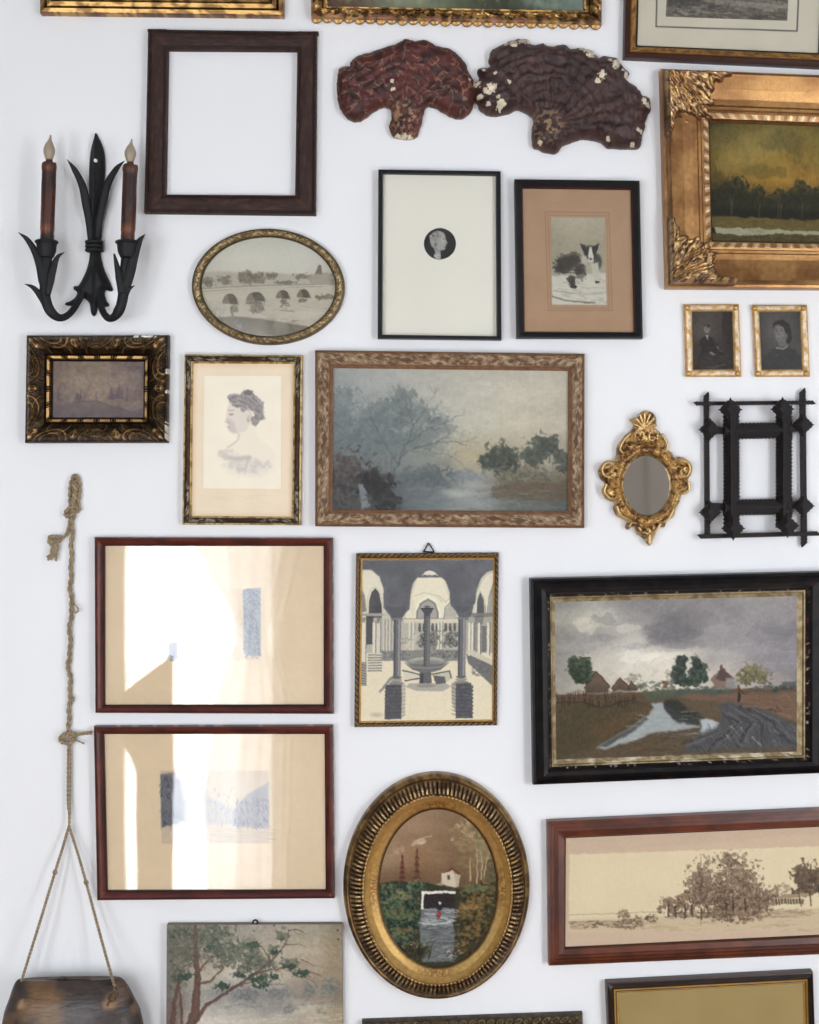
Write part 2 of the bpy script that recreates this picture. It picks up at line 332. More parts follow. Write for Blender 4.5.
    p.line([(660,395),(655,320),(638,280),(620,310)],4,(196,190,170)); p.line([(668,400),(676,310),(696,245)], 4, (110,108,104), .8)
    p.rect(585,380,696,400,(120,118,114),.9,2); p.poly([(610,395),(655,395),(650,430),(616,430)],(96,94,94),.9,2)
    p.rect(575,400,696,565,(150,146,136),.5); 
    for x in (590,604,634,676): p.rect(x-6,425,x+6,575,(214,206,186)); p.line([(x+7,425),(x+7,575)],4,(92,92,92))
    p.rect(646,440,668,560,(100,100,98),.8,2); p.rect(610,430,625,560,(120,118,114),.6,2)
    p.poly([(575,560),(600,545),(696,600),(696,622)], (196,188,168), .9, 2)
    # shaded vault between the arches (dark shapes of the photograph's own foreground)
    p.poly([(98,136),(696,136),(696,184),(668,194),(640,222),(622,275),(616,330),(605,350),(560,380),(530,372),(502,345),(498,285),(480,235),(460,215),(352,215),(332,240),(320,285),(316,360),(292,385),(262,408),(240,402),(225,372),(196,345),(196,262),(176,210),(140,180),(98,178)], (98,98,101), 1, 3)
    p.noise(.05, 60, 12, 3, mask=((p.Y < 400) & (p.im[..., 0] < .45)).astype(float))
    p.poly([(290,200),(330,160),(345,215),(322,290),(290,370)], (84,84,88), .35, 12); p.poly([(470,200),(520,180),(560,370),(510,340)], (84,84,88), .35, 12)
    p.poly([(368,208),(385,190),(405,184),(428,192),(444,208),(430,204),(405,208),(385,204)], (220,214,196), 1, 2)
    p.line([(352,214),(460,214)], 6, (108,108,108)); p.ell(380,210,9,7,(100,100,102)); p.ell(430,210,9,7,(100,100,102)); p.ell(405,210,9,7,(110,110,112))
    p.poly([(196,350),(300,350),(292,388),(275,410),(240,410),(222,385)], (86,86,90), .9, 3); p.poly([(520,350),(608,350),(600,385),(580,408),(545,408),(530,380)], (86,86,90), .9, 3)
    p.rect(236,400,284,414,(120,118,116)); p.rect(536,400,584,414,(120,118,116))
    # columns
    for x0, x1 in [(244,277),(538,573)]:
        p.rect(x0,410,x1,670,(104,103,105)); p.rect(x0+2,410,x0+8,670,(72,72,76),.9,2); p.rect(x1-12,410,x1-4,670,(156,152,146),.85,3)
        p.ell((x0+x1)/2-2,684,30,10,(150,146,138)); p.ell((x0+x1)/2-2,700,40,12,(134,130,124)); p.ell((x0+x1)/2-2,672,26,7,(96,95,96))
    p.poly([(210,705),(284,705),(284,862),(208,864)], (84,84,87), 1, 2); p.poly([(284,705),(300,700),(300,845),(284,862)], (180,174,158), .9, 2)
    p.poly([(528,702),(600,700),(606,862),(530,862)], (84,84,87), 1, 2); p.poly([(510,700),(530,704),(530,835),(512,790)], (160,154,142), .95, 2)
    for k in range(9):
        y = 712+k*17; p.ell(212,y+8,7,7,(84,84,87)); p.line([(208,y),(284,y+2)],3,(62,62,66),.7); p.line([(288,y),(300,y-3)],3,(110,108,102),.7)
        p.ell(604,y+8,7,7,(84,84,87)); p.line([(530,y),(606,y)],3,(62,62,66),.7); p.line([(512,y-8),(530,y)],3,(96,94,92),.8)
        p.dabs(245,y+8,35,6,[(106,104,104),(70,70,74)],10,6,.5); p.dabs(565,y+8,35,6,[(104,102,102),(70,70,74)],10,6,.5)
    # fountain
    p.poly([(180,735),(230,670),(244,672),(184,744)],(120,118,112),.8,2)
    p.poly([(300,715),(350,735),(470,738),(510,715),(480,700),(320,700)],(160,156,146),.9,4)
    p.poly([(290,645),(370,660),(368,680),(300,690),(290,675)],(206,198,178)); p.line([(286,640),(370,662)],6,(90,90,90)); p.line([(298,688),(368,676)],6,(84,84,84))
    p.poly([(420,655),(500,640),(512,680),(480,700),(440,690)],(190,184,166)); p.line([(420,660),(500,645),(508,676)],6,(90,90,90)); p.poly([(425,665),(480,670),(485,700),(440,705)],(76,76,78),.85,3)
    p.poly([(366,640),(416,640),(420,700),(362,702)],(96,95,95)); p.rect(366,655,382,698,(66,66,70),.8,2); p.ell(395,712,48,9,(140,136,128))
    p.ell(396,602,103,30,(84,84,86)); p.ell(396,598,97,23,(168,162,148)); p.ell(396,606,90,16,(122,120,114),.8,.5); p.poly([(300,612),(492,612),(460,640),(420,650),(370,650),(330,638)],(108,107,106),1,3)
    p.line([(296,606),(330,625),(396,632),(460,625),(496,606)],4,(150,146,138),.8)
    p.rect(382,385,410,622,(96,95,97)); p.rect(382,385,388,622,(70,70,74),.8,2); p.rect(400,400,405,620,(140,137,130),.7,2)
    for k in range(14): p.line([(382,410+k*15),(410,402+k*15)],2.5,(128,125,120),.5)
    p.poly([(368,358),(424,358),(414,380),(404,392),(388,392),(378,378)],(78,78,82)); p.line([(368,358),(424,358)],5,(56,56,60)); p.ell(396,350,16,6,(100,98,96))
    p.ell(170,842,40,14,(150,146,136),.5,.9); p.dabs(400,790,110,50,[(214,200,172),(226,214,188)],60,10,.3)
    p.warp(1.8, 14)
    return p.noise(.02, 7, 5, 2).done()

@pic
def weir_oval():
    p = Pic(186, 188, 652, 808, 3.88, (120, 92, 62), 1.6)
    p.grid([[(138,112,84),(136,110,84),(130,104,78),(126,104,80)],[(146,118,90),(146,116,88),(134,106,78),(128,108,84)],
            [(150,124,96),(140,108,78),(128,100,72),(120,100,74)],[(118,92,66),(112,84,58),(110,84,60),(100,84,60)]], ys=[188,270,370,480])
    p.noise(.04, 50, 3, 4, 2, 1)
    p.dabs(345,318,26,9,[(190,168,138),(178,150,120)],24,9,.4); p.line([(318,332),(340,312),(375,302),(395,298)],9,(190,168,140),.6,3,3)
    p.dabs(262,352,24,14,[(176,146,116),(164,130,98)],24,8,.35); p.line([(235,372),(262,350),(285,340)],7,(172,144,114),.45,3,3); p.line([(400,360),(470,366)],4,(150,122,92),.5,2,2)
    for x,t,b,w in [(281,372,470,17),(338,345,478,20)]:
        for k in range(16):
            y=t+(b-t)*k/15; ww=w*(.25+.75*k/15)*(1 if k%3 else .7); p.ell(x,y,ww,6,[(100,60,42),(84,50,38),(112,66,46)][k%3],.85,.5)
    p.foli(560,275,72,72,[(118,104,72),(142,122,86),(176,152,110)],.85,26,1.1,.6,.6); p.dabs(520,330,38,30,[(150,126,88),(126,104,72)],60,10,.45)
    p.dabs(595,340,40,60,[(134,120,80),(112,104,72),(150,134,90)],130,11,.5); p.dabs(520,410,40,40,[(116,98,62),(134,112,70)],70,10,.4); p.dabs(620,440,30,60,[(96,90,58),(80,78,52)],70,10,.5)
    for q in [[(545,470),(540,420),(548,375)],[(568,485),(572,420),(568,345)],[(585,480),(590,410),(585,350)],[(596,470),(604,400),(618,370)]]: p.line(q,6,(182,160,118),.8,2)
    p.poly([(432,440),(470,424),(488,446),(488,496),(432,482)],(196,184,160),.9,3); p.poly([(470,424),(508,438),(500,488),(486,496),(486,446)],(170,156,130)); p.poly([(430,442),(470,420),(512,440),(500,448),(476,430)],(110,62,50)); p.rect(458,448,468,464,(90,74,60)); p.poly([(408,485),(436,470),(440,495),(410,500)],(150,136,106),.8,3)
    p.poly([(186,480),(260,468),(360,478),(440,490),(480,498),(652,470),(652,808),(186,808)],(58,60,44),1,4)
    GL=[(72,92,72),(56,80,68),(88,96,62),(44,60,48),(104,104,72)]
    for cx,cy,rx,ry,n in [(225,515,45,35,90),(300,500,60,30,90),(275,560,80,40,120),(230,620,55,45,90),(305,625,50,40,90),(270,690,55,40,70)]: p.foli(cx,cy,rx,ry,[(34,48,38),(52,72,58),(78,96,70),(104,110,76)],.95,26,1.0,.6,.9)
    p.dabs(275,530,32,22,[(120,112,74),(134,122,84)],30,9,.5); p.dabs(270,600,55,20,[(110,104,66),(92,98,62)],40,9,.5); p.dabs(300,665,40,14,[(112,84,56),(128,100,64)],30,8,.5)
    GR=[(84,76,44),(100,84,46),(66,60,36),(118,96,54),(52,46,30)]
    for cx,cy,rx,ry,n in [(540,520,50,35,90),(600,500,45,35,70),(580,560,75,40,120),(545,610,65,40,110),(590,660,55,45,90),(530,680,50,35,80),(520,730,50,25,50)]: p.foli(cx,cy,rx,ry,[(44,38,26),(68,60,36),(96,80,44),(122,98,58)],.95,26,1.0,.6,.9)
    p.dabs(560,500,60,14,[(100,112,76),(86,104,72)],50,9,.5); p.dabs(540,570,50,12,[(140,104,58),(156,118,70)],30,9,.4)
    p.poly([(352,575),(486,575),(478,640),(482,700),(470,780),(360,785),(350,690),(346,640)],(104,108,108),1,4)
    p.rect(354,510,486,520,(206,202,188)); p.rect(354,512,364,578,(206,204,192)); p.rect(364,520,484,574,(52,42,44)); p.strokes(366,522,480,570,[(74,64,68),(40,32,34)],30,14,2,.5)
    p.strokes(352,578,482,640,[(168,172,172),(130,138,140),(190,192,190)],70,22,4,.5,.1,.2); p.strokes(352,640,478,780,[(84,88,88),(128,132,130),(66,68,66),(146,148,144)],130,24,4,.45,0,.15)
    p.line([(345,632),(400,640),(470,628)],5,(196,196,188),.7)
    p.ell(428,556,5,6,(190,186,176)); p.ell(425,574,14,12,(48,46,62)); p.ell(420,600,8,17,(140,44,36)); p.ell(419,595,4,6,(186,84,70),.7)
    p.dabs(330,740,55,30,[(52,50,34),(84,78,48),(36,34,26)],90,9,.6); p.dabs(330,715,60,18,[(200,180,130),(176,150,110)],34,3,.8); p.dabs(480,745,30,12,[(120,66,58),(200,180,150)],24,3.5,.7)
    p.strokes(290,720,400,790,[(40,38,26),(90,84,54)],50,26,2.5,.7,-1.2,.4); p.strokes(440,735,500,780,[(48,42,30),(190,180,160)],20,16,2.5,.5,-.6,.4)
    p.warp(5, 30, fine=.35)
    m_ = p.im.mean(2, keepdims=True); p.im = np.clip(p.im * .93 + (m_ - .36) * .25, 0, 1)
    return p.noise(.03, 6, 5, 2).done()

@pic
def panorama():
    p = Pic(100, 100, 880, 446, 2.834, (190, 170, 138))   # straightened below by the frame itself
    yy = lambda x: -(x - 100) * .045
    p.grid([[(196,172,146)]*3,[(196,172,148),(188,166,140),(180,158,132)]])
    T = lambda pts: [(x, y + yy(x)) for x, y in pts]
    p.poly([(100,134),(880,100),(880,130),(760,125),(520,150),(100,182)], (188,164,142), .6, 6)
    p.poly(T([(112,184),(880,192),(880,440),(112,403)]), (212,196,162), 1, 2)
    p.noise(.012, 60, 3)
    p.poly(T([(112,366),(400,372),(880,366),(880,440),(112,403)]), (192,172,142), 1, 6)
    p.poly(T([(100,404),(880,424),(880,470),(100,470)]), (194,170,146), 1, 3)
    p.line(T([(112,354),(360,357)]), 2, (150,130,100), .7); p.line(T([(112,368),(260,370)]), 5, (206,192,160), .8); p.line(T([(112,376),(240,378)]), 3, (128,108,82), .6)
    p.strokes(112,372,330,392,[(110,92,70),(150,130,100),(90,74,56)],90,14,3,.45,-.03,.1)
    p.dabs(188,380,12,6,[(70,56,42)],10,4,.6)
    p.dabs(265,352,20,14,[(120,100,78),(100,84,64)],50,5,.5); p.dabs(283,380,42,14,[(110,92,70),(88,72,54)],70,5,.5)
    p.dabs(345,362,20,12,[(84,68,52),(70,56,44)],40,4,.6); p.dabs(308,368,12,14,[(96,80,60)],20,4,.5)
    V=[(92,74,58),(74,58,46),(112,92,72),(60,46,38)]
    for cx,cy,rx,ry,n in [(395,318,32,24,90),(430,315,30,26,80),(465,290,34,40,110),(490,245,42,48,170),(510,300,38,48,120),(545,330,34,40,90),(585,235,56,50,190),(560,285,50,50,140),(620,285,48,48,130),(600,335,60,34,110),(650,310,36,40,90),(685,295,24,26,60),(560,190,30,20,30)]:
        p.foli(cx,cy+6,rx*1.02,ry*1.02,[(66,50,40),(90,70,56),(118,96,78),(146,124,100)],.8,10,1.1,.9,.6)
    for x,b in [(392,372),(412,374),(440,374),(460,372),(487,380),(504,376),(555,366),(575,362),(610,356)]: p.line([(x,b-46),(x+2,b-14)],5,(56,42,34),.8)
    p.strokes(380,345,560,362,[(70,54,42),(96,78,60)],60,16,3,.5)
    p.line([(485,190),(486,384)],2,(90,72,56),.6)
    for cx,cy,rx,ry,n in [(780,245,40,38,140),(815,250,34,46,130),(790,280,46,22,80),(870,250,30,50,60)]: p.foli(cx,cy,rx,ry,[(66,52,42),(86,70,56),(112,94,72)],.9,18,1,.6,.5)
    p.dabs(715,285,26,20,[(140,120,92),(120,100,76)],50,5,.4)
    p.poly([(688,308),(720,296),(790,292),(792,300),(690,314)],(150,132,104)); p.rect(690,308,778,324,(84,68,54),.85,1.5)
    for k in range(11): p.line([(693+k*8.4,306),(693+k*8.4,324)],2.2,(210,194,160),.8)
    p.line([(760,292),(770,330)],3,(64,48,38),.8); p.line([(795,290),(797,326)],4,(60,46,38),.8); p.line([(825,290),(826,318)],4,(60,46,38),.8)
    p.strokes(470,340,880,362,[(120,100,76),(150,130,100)],120,24,3,.35,-.05,.06); p.strokes(330,372,880,400,[(196,176,140),(160,140,108)],90,30,4,.3,-.05,.06)
    p.warp(2.4, 14)
    return p.noise(.012, 6, 5, 2).done()

@pic
def top_etching():
    p = Pic(190, -160, 605, 68, 3.411, (150, 142, 128))
    p.noise(.08, 50, 3, 4, 3, 1)
    p.poly([(190,-160),(605,-160),(605,-60),(400,-70),(190,-50)],(196,188,170),1,8)
    p.dabs(300,-40,100,50,[(70,64,58),(100,94,84),(52,48,44)],200,10,.5); p.dabs(520,-40,70,40,[(84,78,70),(110,104,92)],140,9,.5)
    p.poly([(190,-20),(605,-10),(605,68),(190,68)],(98,88,78),.8,8); p.strokes(190,-20,600,66,[(58,50,44),(38,33,30),(126,116,100),(168,158,138),(84,76,66)],640,30,3.5,.55,.04,.15)
    p.poly([(330,8),(605,20),(605,34),(420,30)],(170,162,146),.6,5); p.poly([(190,6),(290,2),(330,28),(230,40),(190,36)],(48,43,41),.6,6)
    p.strokes(190,24,420,62,[(50,46,42),(150,142,126)],130,14,2.5,.5,-.5,.6); p.line([(400,58),(600,64)],3,(70,64,58),.6)
    p.warp(5, 20)
    return p.noise(.05, 6, 7, 2).done()

@pic
def dusk_lake():
    p = Pic(340, 416, 1020, 830, 3.411, (110, 96, 52), 1.5)
    p.grid([[(66,58,30),(92,78,36),(108,92,46),(112,98,50),(116,98,46),(104,90,44),(92,80,40)],
            [(92,78,38),(124,106,58),(138,118,66),(134,114,58),(122,100,46),(124,104,50),(110,92,46)],
            [(104,84,34),(140,112,50),(150,124,64),(142,112,48),(128,98,38),(136,106,44),(120,96,42)],
            [(84,70,32),(112,84,32),(146,112,46),(150,112,42),(146,108,42),(140,104,42),(130,98,40)],
            [(40,36,20),(60,48,22),(90,70,30),(100,76,32),(104,78,32),(96,72,30),(90,68,30)],
            [(30,28,16),(34,30,18),(40,34,20),(40,34,20),(40,34,20),(40,34,20),(40,34,20)]], ys=[416,480,540,610,680,760])
    p.noise(.05,55,4,4,1.4,1).noise(.03,16,7,3)
    p.foli(450,560,110,50,[(150,128,74),(128,106,56)],.5,60,1.2,.1); p.foli(700,470,160,50,[(84,76,42),(110,96,52)],.6,70,1.3,.1); p.foli(420,460,90,34,[(86,76,42),(104,90,48)],.6,50,1.3,.1); p.foli(620,580,120,26,[(96,80,38)],.5,50,1.3,.1); p.foli(860,540,120,40,[(150,122,60),(92,78,40)],.5,60,1.3,.1)
    V=[(34,34,20),(44,42,24),(26,26,16),(54,48,26)]
    for cx,cy,rx,ry,n in [(365,660,30,40,80),(455,645,70,46,230),(430,690,70,40,150),(520,690,40,40,80),(575,670,45,40,120),(600,710,60,40,110),(660,690,50,34,110),(720,680,50,44,120),(800,660,60,50,140),(900,670,70,50,150),(990,680,50,40,80)]:
        p.foli(cx,cy,rx*1.02,ry*1.02,[(28,28,17),(42,41,24),(62,58,32)],.92,34,.8,.45,.7)
    p.poly([(340,705),(1020,715),(1020,770),(340,760)],(26,24,15),1,8)
    p.poly([(340,665),(420,640),(520,655),(640,680),(760,660),(1020,650),(1020,720),(340,720)],(38,37,22),.75,14)
    for x in (440,446,580,676,690,800): p.line([(x,742),(x+3,700),(x-8,670)],3,(110,96,60),.7,1); p.line([(x+2,705),(x+14,680)],2,(110,96,60),.6,1)
    p.poly([(340,744),(1020,752),(1020,790),(340,784)],(96,80,40),1,5); p.strokes(340,748,1010,784,[(112,94,48),(70,60,30),(88,76,36)],120,40,4,.4,.02,.05)
    p.poly([(350,782),(1020,792),(1020,808),(680,802),(520,812),(360,804)],(150,146,118),1,3); p.strokes(355,784,700,808,[(176,172,144),(120,116,90)],40,30,3,.5,.02,.05)
    p.poly([(340,802),(520,812),(700,800),(1020,808),(1020,830),(340,830)],(74,62,32),1,3); p.strokes(340,806,1010,830,[(96,82,44),(52,44,24)],70,30,3,.5,.02,.1)
    p.im *= np.array([.93, .95, .95]); p.warp(5, 34, fine=.3)
    return p.noise(.03,7,5,2).done()

@pic
def faint_ships():
    p = Pic(228, 178, 620, 421, 4.31, (112, 98, 90), 1.8)
    p.grid([[(112,96,84),(118,102,90),(120,106,92),(112,98,92),(104,92,92)],[(122,106,94),(134,118,104),(130,114,98),(128,112,102),(116,102,96)],
            [(112,98,94),(124,108,98),(134,118,102),(122,106,98),(118,104,98)],[(96,86,88),(104,92,92),(106,94,92),(106,94,94),(104,92,92)]])
    p.noise(.07,26,3,4).noise(.05,8,9,3)
    p.poly([(228,370),(340,350),(440,352),(520,385),(620,400),(620,421),(228,421)],(92,82,86),.5,12); p.line([(320,352),(420,350),(470,372),(560,392)],6,(76,66,74),.45,4,5)
    for x,y,w,h in [(253,320,9,60),(330,330,12,30),(350,320,8,50),(415,325,5,36),(480,315,12,60),(515,300,14,50),(500,330,40,22),(548,320,5,60)]:
        p.poly([(x-w,y+h*.5),(x-w*.3,y-h*.5),(x+w*.4,y-h*.45),(x+w,y+h*.5)],(82,72,80),.55,4)
    p.ell(340,336,28,16,(84,74,84),.45,.6); p.ell(500,320,36,22,(92,78,86),.4,.7); p.line([(355,300),(355,345)],3,(190,176,160),.35); p.line([(530,285),(530,340)],3,(70,60,68),.45); p.ell(520,300,8,10,(120,84,84),.5,.6)
    p.strokes(230,180,615,415,[(134,118,104),(98,86,80)],160,16,3,.2,0,.5)
    p.warp(5, 16)
    return p.done()

@pic
def bridge():
    p = Pic(140, 74, 754, 530, 4.55, (204, 200, 184), 1.6)
    p.grid([[(196,192,176),(206,202,186),(204,200,186),(196,192,178)],[(208,204,188),(214,210,194),(212,208,194),(202,198,184)],
            [(198,192,174),(206,200,182),(206,200,184),(200,194,178)]], ys=[74,180,300])
    p.poly([(140,240),(230,232),(330,240),(450,236),(560,250),(640,245),(754,240),(754,310),(140,310)],(186,178,160),1,5)
    V=[(136,126,110),(120,110,96),(152,142,124)]
    for cx,cy,rx,ry,n in [(180,282,40,24,60),(250,272,40,24,60),(350,262,42,32,100),(400,265,50,28,90),(460,252,28,16,40),(590,255,30,18,45),(640,262,50,10,30),(530,284,60,10,50)]: p.foli(cx,cy,rx,ry,[(104,95,82),(124,114,98),(146,136,118)],.85,18)
    p.poly([(660,240),(668,215),(676,205),(684,205),(686,240),(712,236),(740,262),(752,300),(640,290),(620,262)],(168,158,140),.9,3); p.poly([(655,245),(664,228),(672,204),(684,206),(688,246)],(120,110,98),.9,2); p.dabs(735,265,20,28,V,30,7,.5)
    p.poly([(140,312),(300,302),(540,294),(690,290),(754,300),(754,360),(640,356),(560,350),(140,372)],(196,188,168),1,2)
    p.line([(140,312),(300,302),(500,295),(690,292)],4,(150,140,122)); p.line([(140,322),(300,312),(500,304),(690,300)],3,(130,120,104),.8); p.line([(140,317),(690,296)],3,(224,218,200),.7)
    p.poly([(140,370),(560,350),(754,362),(754,440),(600,480),(400,470),(140,440)],(192,184,164),1,4)
    for x0,x1,yt,yb in [(238,312,330,378),(345,434,322,366),(478,544,315,354),(572,634,310,350)]:
        m=(x0+x1)/2; pts=[(x0,yb)]+[(m-(x1-x0)/2*math.cos(t),yb-(yb-yt)*math.sin(t)) for t in [i*math.pi/12 for i in range(13)]]+[(x1,yb)]
        p.poly(pts,(132,120,104),1,2); p.poly([(m+(q[0]-m)*.92+6,q[1]+4) for q in pts[len(pts)//3:]]+[(m,yb)],(88,79,68),.9,2); p.line(pts[1:-1],3,(218,210,190),.8)
    for cx,cy,rx,ry in [(295,405,22,26),(398,395,32,34),(380,372,34,10),(522,378,20,20),(600,362,30,12),(700,348,48,16)]: p.foli(cx,cy,rx,ry,[(96,86,74),(116,106,90),(142,132,114)],.85,14)
    p.strokes(320,380,740,450,[(206,198,178),(176,166,146),(160,150,132)],90,34,2.6,.35,0,.04); p.ell(630,425,110,26,(208,202,184),.6,.8)
    p.dabs(200,410,60,50,[(206,198,180),(176,168,150)],70,9,.4)
    for k in range(9): p.branch(205+p.r.uniform(-30,30),435,-1.57+p.r.uniform(-.6,.6),40,2.2,(140,130,114),2,.5,.5)
    p.poly([(190,440),(300,434),(420,446),(520,462),(620,478),(640,500),(560,530),(260,530)],(128,118,102),1,5); p.strokes(230,445,600,520,[(112,104,90),(146,136,118)],90,22,3,.35,.06,.2)
    p.dabs(330,460,36,24,[(120,122,130),(150,150,152)],26,10,.3); p.line([(500,408),(560,412)],5,(130,118,102),.7)
    p.warp(1.8, 18)
    return p.noise(.02,7,5,2).done()

@pic
def lady_profile():
    p = Pic(175, 183, 570, 762, 5.12, (240, 230, 210), 1.6)
    p.noise(.012, 90, 3)
    H=[(150,144,142),(138,132,132),(166,158,152)]; S=(226,214,198)
    p.ell(410,660,140,50,(212,204,192),.5,.9); p.ell(350,600,110,40,(206,198,188),.5,.8); p.ell(460,610,90,60,(222,214,200),.7,.8)
    p.poly([(352,480),(362,520),(340,535),(290,555),(262,570),(270,600),(400,612),(470,620),(540,610),(530,560),(480,520),(445,490),(440,420),(360,420)],(236,225,206),1,10)
    p.line([(352,484),(351,508),(334,526),(296,548)],9,(190,182,172),.6,5,5)
    p.line([(262,580),(290,600),(340,608),(410,602)],20,(184,178,172),.7,14,14); p.foli(390,645,110,40,[(190,184,178),(222,214,204)],.6,40); p.line([(405,606),(388,655)],12,(182,176,170),.45,6,9); p.line([(440,606),(470,640)],10,(190,184,178),.4,6,8); p.line([(505,620),(480,655)],9,(190,184,178),.4,6,8)
    p.foli(300,575,50,22,[(206,198,188),(226,216,202)],.6,30)
    # face
    p.poly([(300,330),(298,372),(292,400),(284,418),(294,424),(298,440),(304,462),(318,474),(345,478),(385,465),(415,430),(420,390),(390,350),(340,320)],(222,211,198),1,5)
    p.poly([(300,345),(298,372),(294,400),(304,400),(330,420),(345,476),(318,474),(304,462),(296,425),(286,417)],(192,181,172),.5,10); p.ell(316,382,13,6,(140,132,128),.7,.6); p.line([(304,362),(328,360)],5,(150,142,136),.6); p.ell(300,446,7,3,(150,130,124),.7,.5); p.line([(298,424),(304,427)],3,(140,128,122),.7)
    # hair
    for cx,cy,rx,ry in [(345,310,50,36),(400,292,54,34),(440,330,44,42),(455,378,32,46),(440,412,24,28),(385,338,40,30),(320,296,24,24)]: p.foli(cx,cy,rx,ry,[(124,119,119),(142,136,135),(160,154,151)],.85,20,.5,.25)
    p.foli(398,266,26,15,[(96,92,94),(130,124,124)],.9,12,.6,.3)
    for q in ([(300,300),(340,285),(400,300),(450,340),(468,390)],[(310,320),(360,310),(410,335),(440,390)],[(330,335),(380,335),(412,372),(428,420)],[(430,300),(470,345),(475,395)]): p.line(q,5,(104,100,102),.35,3,3); p.line([(x+6,y-8) for x,y in q],5,(180,172,168),.4,2,3)
    p.ell(402,402,11,22,(200,188,174),.9,.4); p.ell(398,412,5,8,(130,124,122),.6)
    p.warp(5, 22)
    return p.done()

@pic
def silhouette_head():
    p = Pic(170, 208, 266, 304, 2.73, (240, 236, 224), 3.0)
    p.ell(218,256,45,44,(34,33,33),1,.02)
    p.poly([(206,302),(205,282),(202,270),(194,262),(190,250),(190,238),(196,227),(206,221),(218,220),(228,224),(233,232),(234,241),(238,250),(240,254),(235,257),(236,261),(233,264),(234,269),(229,274),(221,274),(219,284),(222,302)],(172,168,160),1,2.5)
    p.foli(206,236,17,16,[(96,93,90),(134,130,125),(196,192,184)],.9,7,.4,.6); p.ell(206,258,6,8,(110,106,102),.8,.6); p.ell(226,246,5,9,(204,200,190),.6,.7); p.ell(229,243,3,1.6,(70,68,66),.8); p.ell(232,265,3,1.2,(90,86,82),.8); p.foli(212,290,12,9,[(150,146,140),(214,210,202)],.95,6,.5,.6); p.line([(204,266),(214,276),(226,275)],2.5,(96,92,88),.6)
    p.warp(.7, 8)
    return p.done()

@pic
def dog_photo():
    p = Pic(521, 184, 673, 423, 2.73, (170, 160, 136), 1.8)
    p.grid([[(176,168,144),(182,174,150),(176,168,144)],[(160,150,126),(168,158,134),(166,156,132)],[(166,158,138),(176,168,148),(170,162,140)]],ys=[184,260,340])
    p.poly([(521,345),(673,335),(673,423),(521,423)],(206,200,184),1,4); p.strokes(521,350,673,420,[(216,212,198),(186,178,160),(150,142,126)],60,26,3,.4,.1,.3)
    p.line([(521,400),(560,412),(640,418)],4,(90,82,70),.7); p.line([(525,385),(600,392)],3,(140,130,112),.6)
    V=[(56,50,44),(44,40,36),(74,66,58)]
    for cx,cy,rx,ry,n in [(560,310,34,30,110),(585,300,26,22,70),(545,325,20,14,40),(600,330,20,20,60),(578,355,16,16,40)]: p.ell(cx,cy,rx*.85,ry*.85,(56,50,44),.85,.4); p.dabs(cx,cy,rx,ry,V,n,4,.55)
    p.ell(650,305,14,26,(70,64,56),.9,.4); p.poly([(632,310),(652,306),(656,345),(650,360),(640,358),(636,340)],(196,190,174),1,3)
    p.ell(630,280,20,22,(46,42,38)); p.poly([(602,254),(618,260),(616,280),(606,268)],(44,40,36),1,2); p.poly([(640,262),(656,254),(652,270),(644,282)],(44,40,36),1,2)
    p.poly([(628,264),(634,264),(640,290),(636,304),(626,304),(624,288)],(214,208,192),1,2); p.ell(631,300,9,8,(200,194,178),1,.3); p.ell(631,298,4,3,(40,36,34)); p.ell(621,280,2.5,2.5,(20,18,16)); p.ell(642,280,2.5,2.5,(20,18,16))
    p.poly([(606,290),(620,288),(624,306),(606,312)],(190,184,166),.9,3); p.dabs(606,346,10,12,[(150,142,126),(110,102,90)],26,4,.5); p.line([(578,358),(578,372)],9,(60,54,48)); p.line([(590,352),(591,368)],7,(190,184,168)); p.ell(582,374,12,5,(40,36,32)); p.ell(648,361,7,4,(44,40,36)); p.ell(600,318,10,9,(90,82,72),.6)
    p.warp(1.6, 9)
    return p.noise(.03,8,5,2).done()

@pic
def seated_woman():
    p = Pic(158, 112, 378, 412, 5.15, (62, 55, 50), 1.8)
    p.grid([[(62,56,52),(74,68,62),(72,64,58),(44,38,34)],[(76,70,64),(84,77,70),(70,62,56),(40,34,31)],[(58,52,48),(66,60,55),(56,49,45),(44,38,34)],[(52,46,43),(52,46,42),(46,41,38),(50,44,40)]])
    p.poly([(325,112),(378,112),(378,412),(335,412),(345,300),(320,220)],(44,37,33),.7,10); p.strokes(320,120,375,400,[(60,50,44),(34,28,26)],50,26,6,.3,1.6,.3)
    p.poly([(185,412),(180,380),(200,330),(212,300),(195,285),(200,262),(222,242),(250,240),(270,250),(285,275),(310,310),(335,330),(330,370),(345,412)],(42,37,35),.95,5)
    p.poly([(212,330),(260,322),(320,340),(330,372),(250,395),(185,395)],(54,48,44),.9,8); p.strokes(195,330,330,400,[(70,63,58),(36,31,29)],50,24,4,.4,.5,.4)
    p.ell(238,205,17,22,(132,122,112),.95,.35); p.dabs(238,188,19,9,[(48,42,38)],30,5,.6); p.ell(238,203,8,4,(90,82,74),.4); p.ell(238,214,5,2,(84,74,68),.7); p.ell(231,202,2.5,1.8,(60,52,48)); p.ell(245,202,2.5,1.8,(60,52,48))
    p.poly([(230,236),(238,232),(248,236),(242,262),(236,250)],(172,162,150),.85,3); p.ell(264,328,16,7,(136,126,116),.85,.5,.3); p.ell(294,298,9,6,(120,110,100),.8,.5); p.line([(285,290),(300,310),(318,318)],6,(110,100,92),.5)
    p.ell(250,400,60,8,(86,78,72),.6,.7); p.line([(270,395),(330,385)],8,(96,88,80),.5); p.dabs(350,350,20,40,[(70,62,56)],20,8,.3)
    p.warp(4, 16); p.im *= .92
    return p.noise(.025,12,5,3).done()

